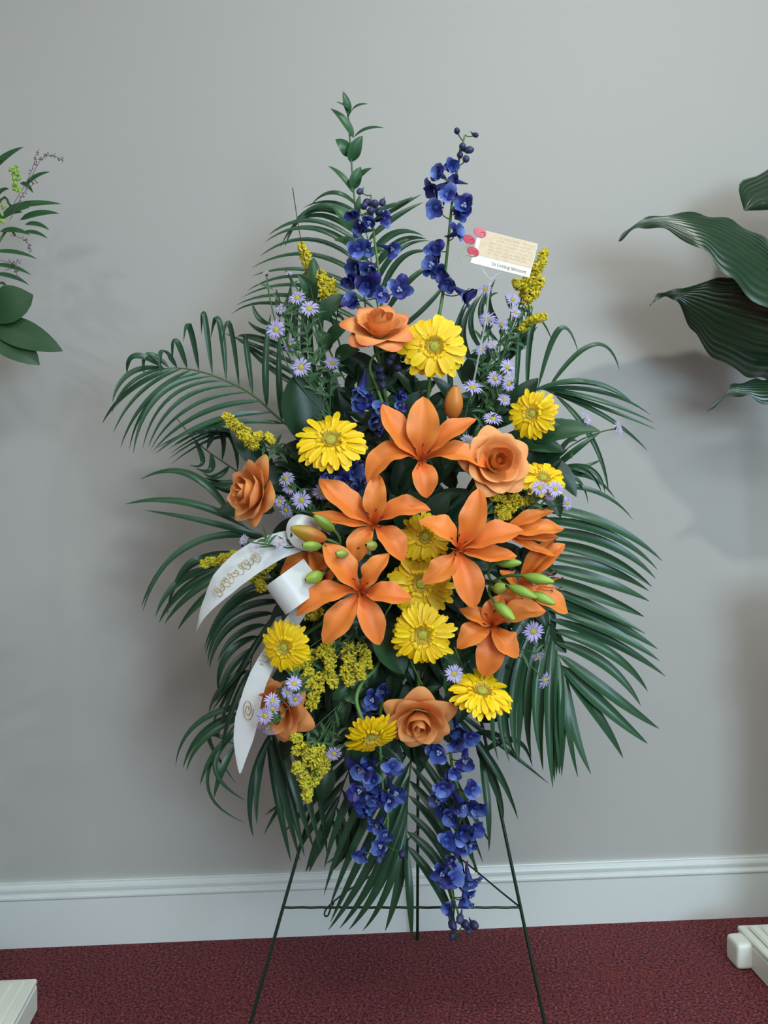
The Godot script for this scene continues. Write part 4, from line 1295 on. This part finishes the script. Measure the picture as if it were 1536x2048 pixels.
	for b in [[960, 465, 13.5, 0.15, "print pink"], [938, 479, 13.0, 0.1, "print red"], [946, 503, 13.0, 0.0, "print red"]]:
		a = Acc.new()
		var p := at(b[0], b[1], d - 0.0015)
		var s := pxm(b[2], d)
		a.blob(p, cb * Basis(Vector3(0, 0, 1), b[3] - 0.3) * Basis.from_scale(Vector3(s, s * 0.72, 0.0008)), 14, 6)
		var bud := part("rosebud_print", a, M[b[4]], c)
		a = Acc.new()
		a.tube(spline([p + ux * s * 0.1 + nz * 0.0007, p + ux * s * 0.6 - uy * s * 0.2 + nz * 0.0007, p + ux * s * 0.75 + uy * s * 0.25 + nz * 0.0006], 5), [0.0008], 5)
		part("petal_line", a, M["print red"], bud)
	a = Acc.new()
	a.tube(spline([at(948, 512, d - 0.001), at(928, 512, d - 0.001), at(922, 530, d - 0.001)], 5), [0.0016, 0.0022, 0.0018, 0.0008], 6)
	a.tube(spline([at(938, 488, d - 0.001), at(926, 500, d - 0.001), at(916, 520, d - 0.001)], 5), [0.0014, 0.0018, 0.0012, 0.0008], 6)
	part("stem_print", a, M["print green"], c)
	var pk := thing("card_pick", "clear plastic pick holding up the card", "card holder", at(975, 640, 1.56))
	a = Acc.new()
	a.tube([at(940, 800, 1.60), at(972, 640, 1.555), at(980, 560, 1.535)], [0.0018], 8)
	a.tube([at(980, 560, 1.535), at(962, 535, 1.5325)], [0.0014], 6)
	a.tube([at(980, 560, 1.535), at(1000, 545, 1.5325)], [0.0014], 6)
	part("pick", a, M["clear plastic"], pk)


func left_plant() -> void:
	var d := 1.86
	var v: Vector3 = tops[0]
	var vs := thing("vase", "cream vase on the left pedestal under the mixed greenery", "vase", v)
	var a := Acc.new()
	a.lathe([Vector2(0, 0), Vector2(0.06, 0), Vector2(0.065, 0.01), Vector2(0.085, 0.08), Vector2(0.075, 0.16), Vector2(0.055, 0.2), Vector2(0.07, 0.23), Vector2(0.064, 0.23), Vector2(0.05, 0.2), Vector2(0.0, 0.19)], 28, v)
	part("body", a, M["vase"], vs)
	var o := thing("mixed_greenery", "edge of a green arrangement with narrow leaves and lime buds at the left", "foliage", v + Vector3(0, 0.2, 0))
	var root := v + Vector3(0, 0.2, 0)
	# stems
	for s in [[-30, 330], [-10, 420], [-20, 640], [0, 480]]:
		a = Acc.new()
		a.tube(spline([root, root.lerp(at(s[0], s[1], d), 0.5) + Vector3(-0.02, 0.03, 0), at(s[0], s[1], d), at(s[0] + 30, s[1] - 10, d - 0.01)], 5), [0.0025], 6)
		part("stem", a, M["stem"], o)
	# narrow leaves: base, tip, width
	for l in [[-20, 345, 47, 294, 22], [50, 372, 100, 344, 14], [-10, 400, 18, 378, 18], [10, 420, 122, 408, 18], [40, 440, 118, 427, 18], [50, 449, 98, 460, 12], [0, 463, 60, 470, 14], [45, 465, 95, 477, 10], [-10, 503, 74, 518, 11], [-10, 530, 62, 550, 11], [-10, 548, 58, 570, 11], [-5, 570, 14, 575, 8], [40, 366, 66, 386, 10], [-10, 445, 60, 415, 20], [0, 440, 45, 425, 16]]:
		a = Acc.new()
		var b := at(l[0], l[1], d)
		var t := at(l[2], l[3], d - 0.02)
		blade(a, through(b, b.lerp(t, 0.5) + upv * 0.006, t, 8), leaf_w(pxm(l[4] * 0.5, d), 0.35), (-fwd + upv * 0.5).normalized(), 0.25, 4, null, 0.1)
		part("leaf", a, M["ruscus"], o)
	# the rest of the bunch, out to the left
	for k in 16:
		a = Acc.new()
		var px := rng.randf_range(-260, -30)
		var b := at(px, rng.randf_range(330, 680), d - rng.randf_range(0.0, 0.12))
		var t := b + dirv(rng.randf_range(-1, 0.4), rng.randf_range(-0.2, 1), rng.randf_range(-0.2, 0.4)) * rng.randf_range(0.08, 0.13)
		blade(a, through(b, b.lerp(t, 0.5) + upv * 0.006, t, 8), leaf_w(rng.randf_range(0.012, 0.026), 0.4), (-fwd + upv * 0.5).normalized(), 0.25, 4, null, 0.1)
		part("leaf", a, M["ruscus" if k % 2 else "leaf"], o)
		a = Acc.new()
		a.tube(spline([root, root.lerp(b, 0.6) + Vector3(0, 0.04, 0), b], 5), [0.002, 0.0018, 0.0012], 5)
		part("stem", a, M["stem"], o)
	# two broad leaves, the lower one split at the end
	a = Acc.new()
	blade(a, through(at(-30, 635, d - 0.02), at(18, 610, d - 0.05), at(66, 590, d - 0.04), 10), leaf_w(pxm(40, d), 0.6), (-fwd + upv * 0.2).normalized(), 0.12, 6, null, 0.05)
	part("leaf", a, M["leaf"], o)
	for l in [[-30, 640, 50, 670, 125, 702, 30], [-30, 650, 30, 690, 79, 730, 32]]:
		a = Acc.new()
		blade(a, through(at(l[0], l[1], d - 0.03), at(l[2], l[3], d - 0.06), at(l[4], l[5], d - 0.05), 10), leaf_w(pxm(l[6], d), 0.5), (-fwd + upv * 0.3).normalized(), 0.1, 6, null, 0.05)
		part("leaf", a, M["leaf"], o)
	# lime buds and tiny seed heads
	a = Acc.new()
	for k in 50:
		var t := rng.randf()
		var q := Vector2(28, 335).lerp(Vector2(36, 380), t) + Vector2(rng.randf_range(-9, 9), rng.randf_range(-8, 8))
		if k > 36: q = Vector2(rng.randf_range(-6, 10), rng.randf_range(405, 445))
		a.blob(at(q.x, q.y, d - 0.03 + rng.randf_range(-0.01, 0.01)), Basis.from_euler(Vector3(rng.randf() * 6, rng.randf() * 6, 0)) * Basis.from_scale(Vector3(0.003, 0.0055, 0.003)), 6, 4)
	part("lime_buds", a, M["lime"], o, true)
	a = Acc.new()
	for br in [[[20, 420], [60, 350], [74, 302]], [[60, 360], [80, 322], [100, 310], [126, 320]], [[20, 440], [45, 390], [70, 365]], [[0, 520], [20, 525], [38, 524]], [[10, 540], [30, 538], [34, 555]], [[20, 470], [50, 480], [62, 500]]]:
		var pp := []
		for e in br: pp.append(at(e[0], e[1], d - 0.02))
		var sp := spline(pp, 6)
		a.tube(sp, [0.0006], 4)
		for k in sp.size():
			if k > 4:
				for j in 2: a.blob(sp[k] + dirv(rng.randf_range(-1, 1), rng.randf_range(-1, 1), 0) * 0.004, Basis.from_scale(Vector3.ONE * rng.randf_range(0.0012, 0.002)), 5, 3)
	part("seed_sprays", a, M["seed"], o, true)


func broad(o: Node, pts: Array, d: Array, w: Array, nrm: Vector3, cup: float, ribs: int) -> void:
	# a large leaf with parallel veins: half widths w in the photograph's pixels along the midrib
	var c := []
	for k in pts.size(): c.append(at(pts[k][0], pts[k][1], d[k]))
	var sp := spline(c, 7)
	var rows := []
	var cols := []
	var across := 60
	for k in sp.size():
		var t := float(k) / (sp.size() - 1) * (w.size() - 1)
		var i := mini(int(t), w.size() - 2)
		var hw := pxm(lerpf(w[i], w[i + 1], smoothstep(0, 1, t - i)), 1.9)
		var tg: Vector3 = (sp[mini(k + 1, sp.size() - 1)] - sp[maxi(k - 1, 0)]).normalized()
		var sd := tg.cross(nrm).normalized()
		var n2 := sd.cross(tg)
		var row := []
		var cr := []
		for j in across + 1:
			var x := 2.0 * j / across - 1.0
			var vein := cos(x * ribs * PI)
			row.append(sp[k] + sd * hw * x + n2 * (cup * hw * x * x + 0.0011 * vein * minf(1.0, hw / 0.03) + 0.004 * sin(k * 0.8 + 2.0 * x) * x * x) - tg * hw * 0.35 * absf(x))
			cr.append(Color(0.55, 0.66, 0.52).lerp(Color.WHITE, 0.5 + 0.5 * vein) * (1.0 if absf(x) > 0.035 else 2.4))
		rows.append(row); cols.append(cr)
	var a := Acc.new()
	a.grid(rows, cols)
	part("leaf", a, M["broad leaf"], o)


func right_plant() -> void:
	var v: Vector3 = tops[1]
	var vs := thing("plant_pot", "cream pot on the right pedestal under the broad leaved plant", "plant pot", v)
	var a := Acc.new()
	a.lathe([Vector2(0, 0), Vector2(0.08, 0), Vector2(0.085, 0.01), Vector2(0.11, 0.16), Vector2(0.12, 0.17), Vector2(0.12, 0.19), Vector2(0.11, 0.19), Vector2(0.1, 0.17), Vector2(0, 0.165)], 28, v)
	part("body", a, M["vase"], vs)
	var root := v + Vector3(0, 0.165, 0)
	var o := thing("potted_peace_lily", "large dark glossy broad leaved plant reaching in from the right edge", "plant", root)
	# petioles
	for e in [[1640, 620, 1.88], [1640, 690, 1.86], [1620, 430, 1.92], [1640, 780, 1.93]]:
		a = Acc.new()
		a.tube(spline([root, root.lerp(at(e[0], e[1], e[2]), 0.6) + Vector3(0.02, 0.03, 0), at(e[0], e[1], e[2])], 6), [0.005, 0.0045, 0.004], 7)
		part("petiole", a, M["stem"], o)
	var up := (-fwd + dirv(-0.2, 0.55, 0)).normalized()
	broad(o, [[1640, 600], [1580, 555], [1520, 512], [1450, 470], [1390, 448], [1320, 440], [1270, 452], [1237, 482]], [1.88, 1.86, 1.84, 1.83, 1.83, 1.84, 1.85, 1.86], [50, 100, 106, 92, 62, 26, 9, 1], up, -0.2, 13)
	broad(o, [[1640, 690], [1580, 665], [1520, 650], [1450, 630], [1395, 606], [1350, 590], [1318, 594], [1300, 612]], [1.90, 1.89, 1.88, 1.88, 1.885, 1.89, 1.90, 1.90], [60, 125, 132, 104, 60, 12, 6, 1], (-fwd + dirv(0.1, -0.35, 0)).normalized(), -0.25, 14)
	broad(o, [[1650, 480], [1610, 440], [1570, 408], [1540, 396], [1512, 400], [1489, 422]], [1.94, 1.93, 1.92, 1.92, 1.925, 1.93], [60, 140, 150, 128, 84, 8], (-fwd + dirv(-0.4, 0.4, 0)).normalized(), -0.1, 11)
	broad(o, [[1640, 775], [1570, 775], [1520, 776], [1475, 778], [1445, 795], [1413, 824]], [1.95, 1.94, 1.93, 1.93, 1.935, 1.94], [20, 44, 40, 22, 5, 1], up, -0.2, 9)
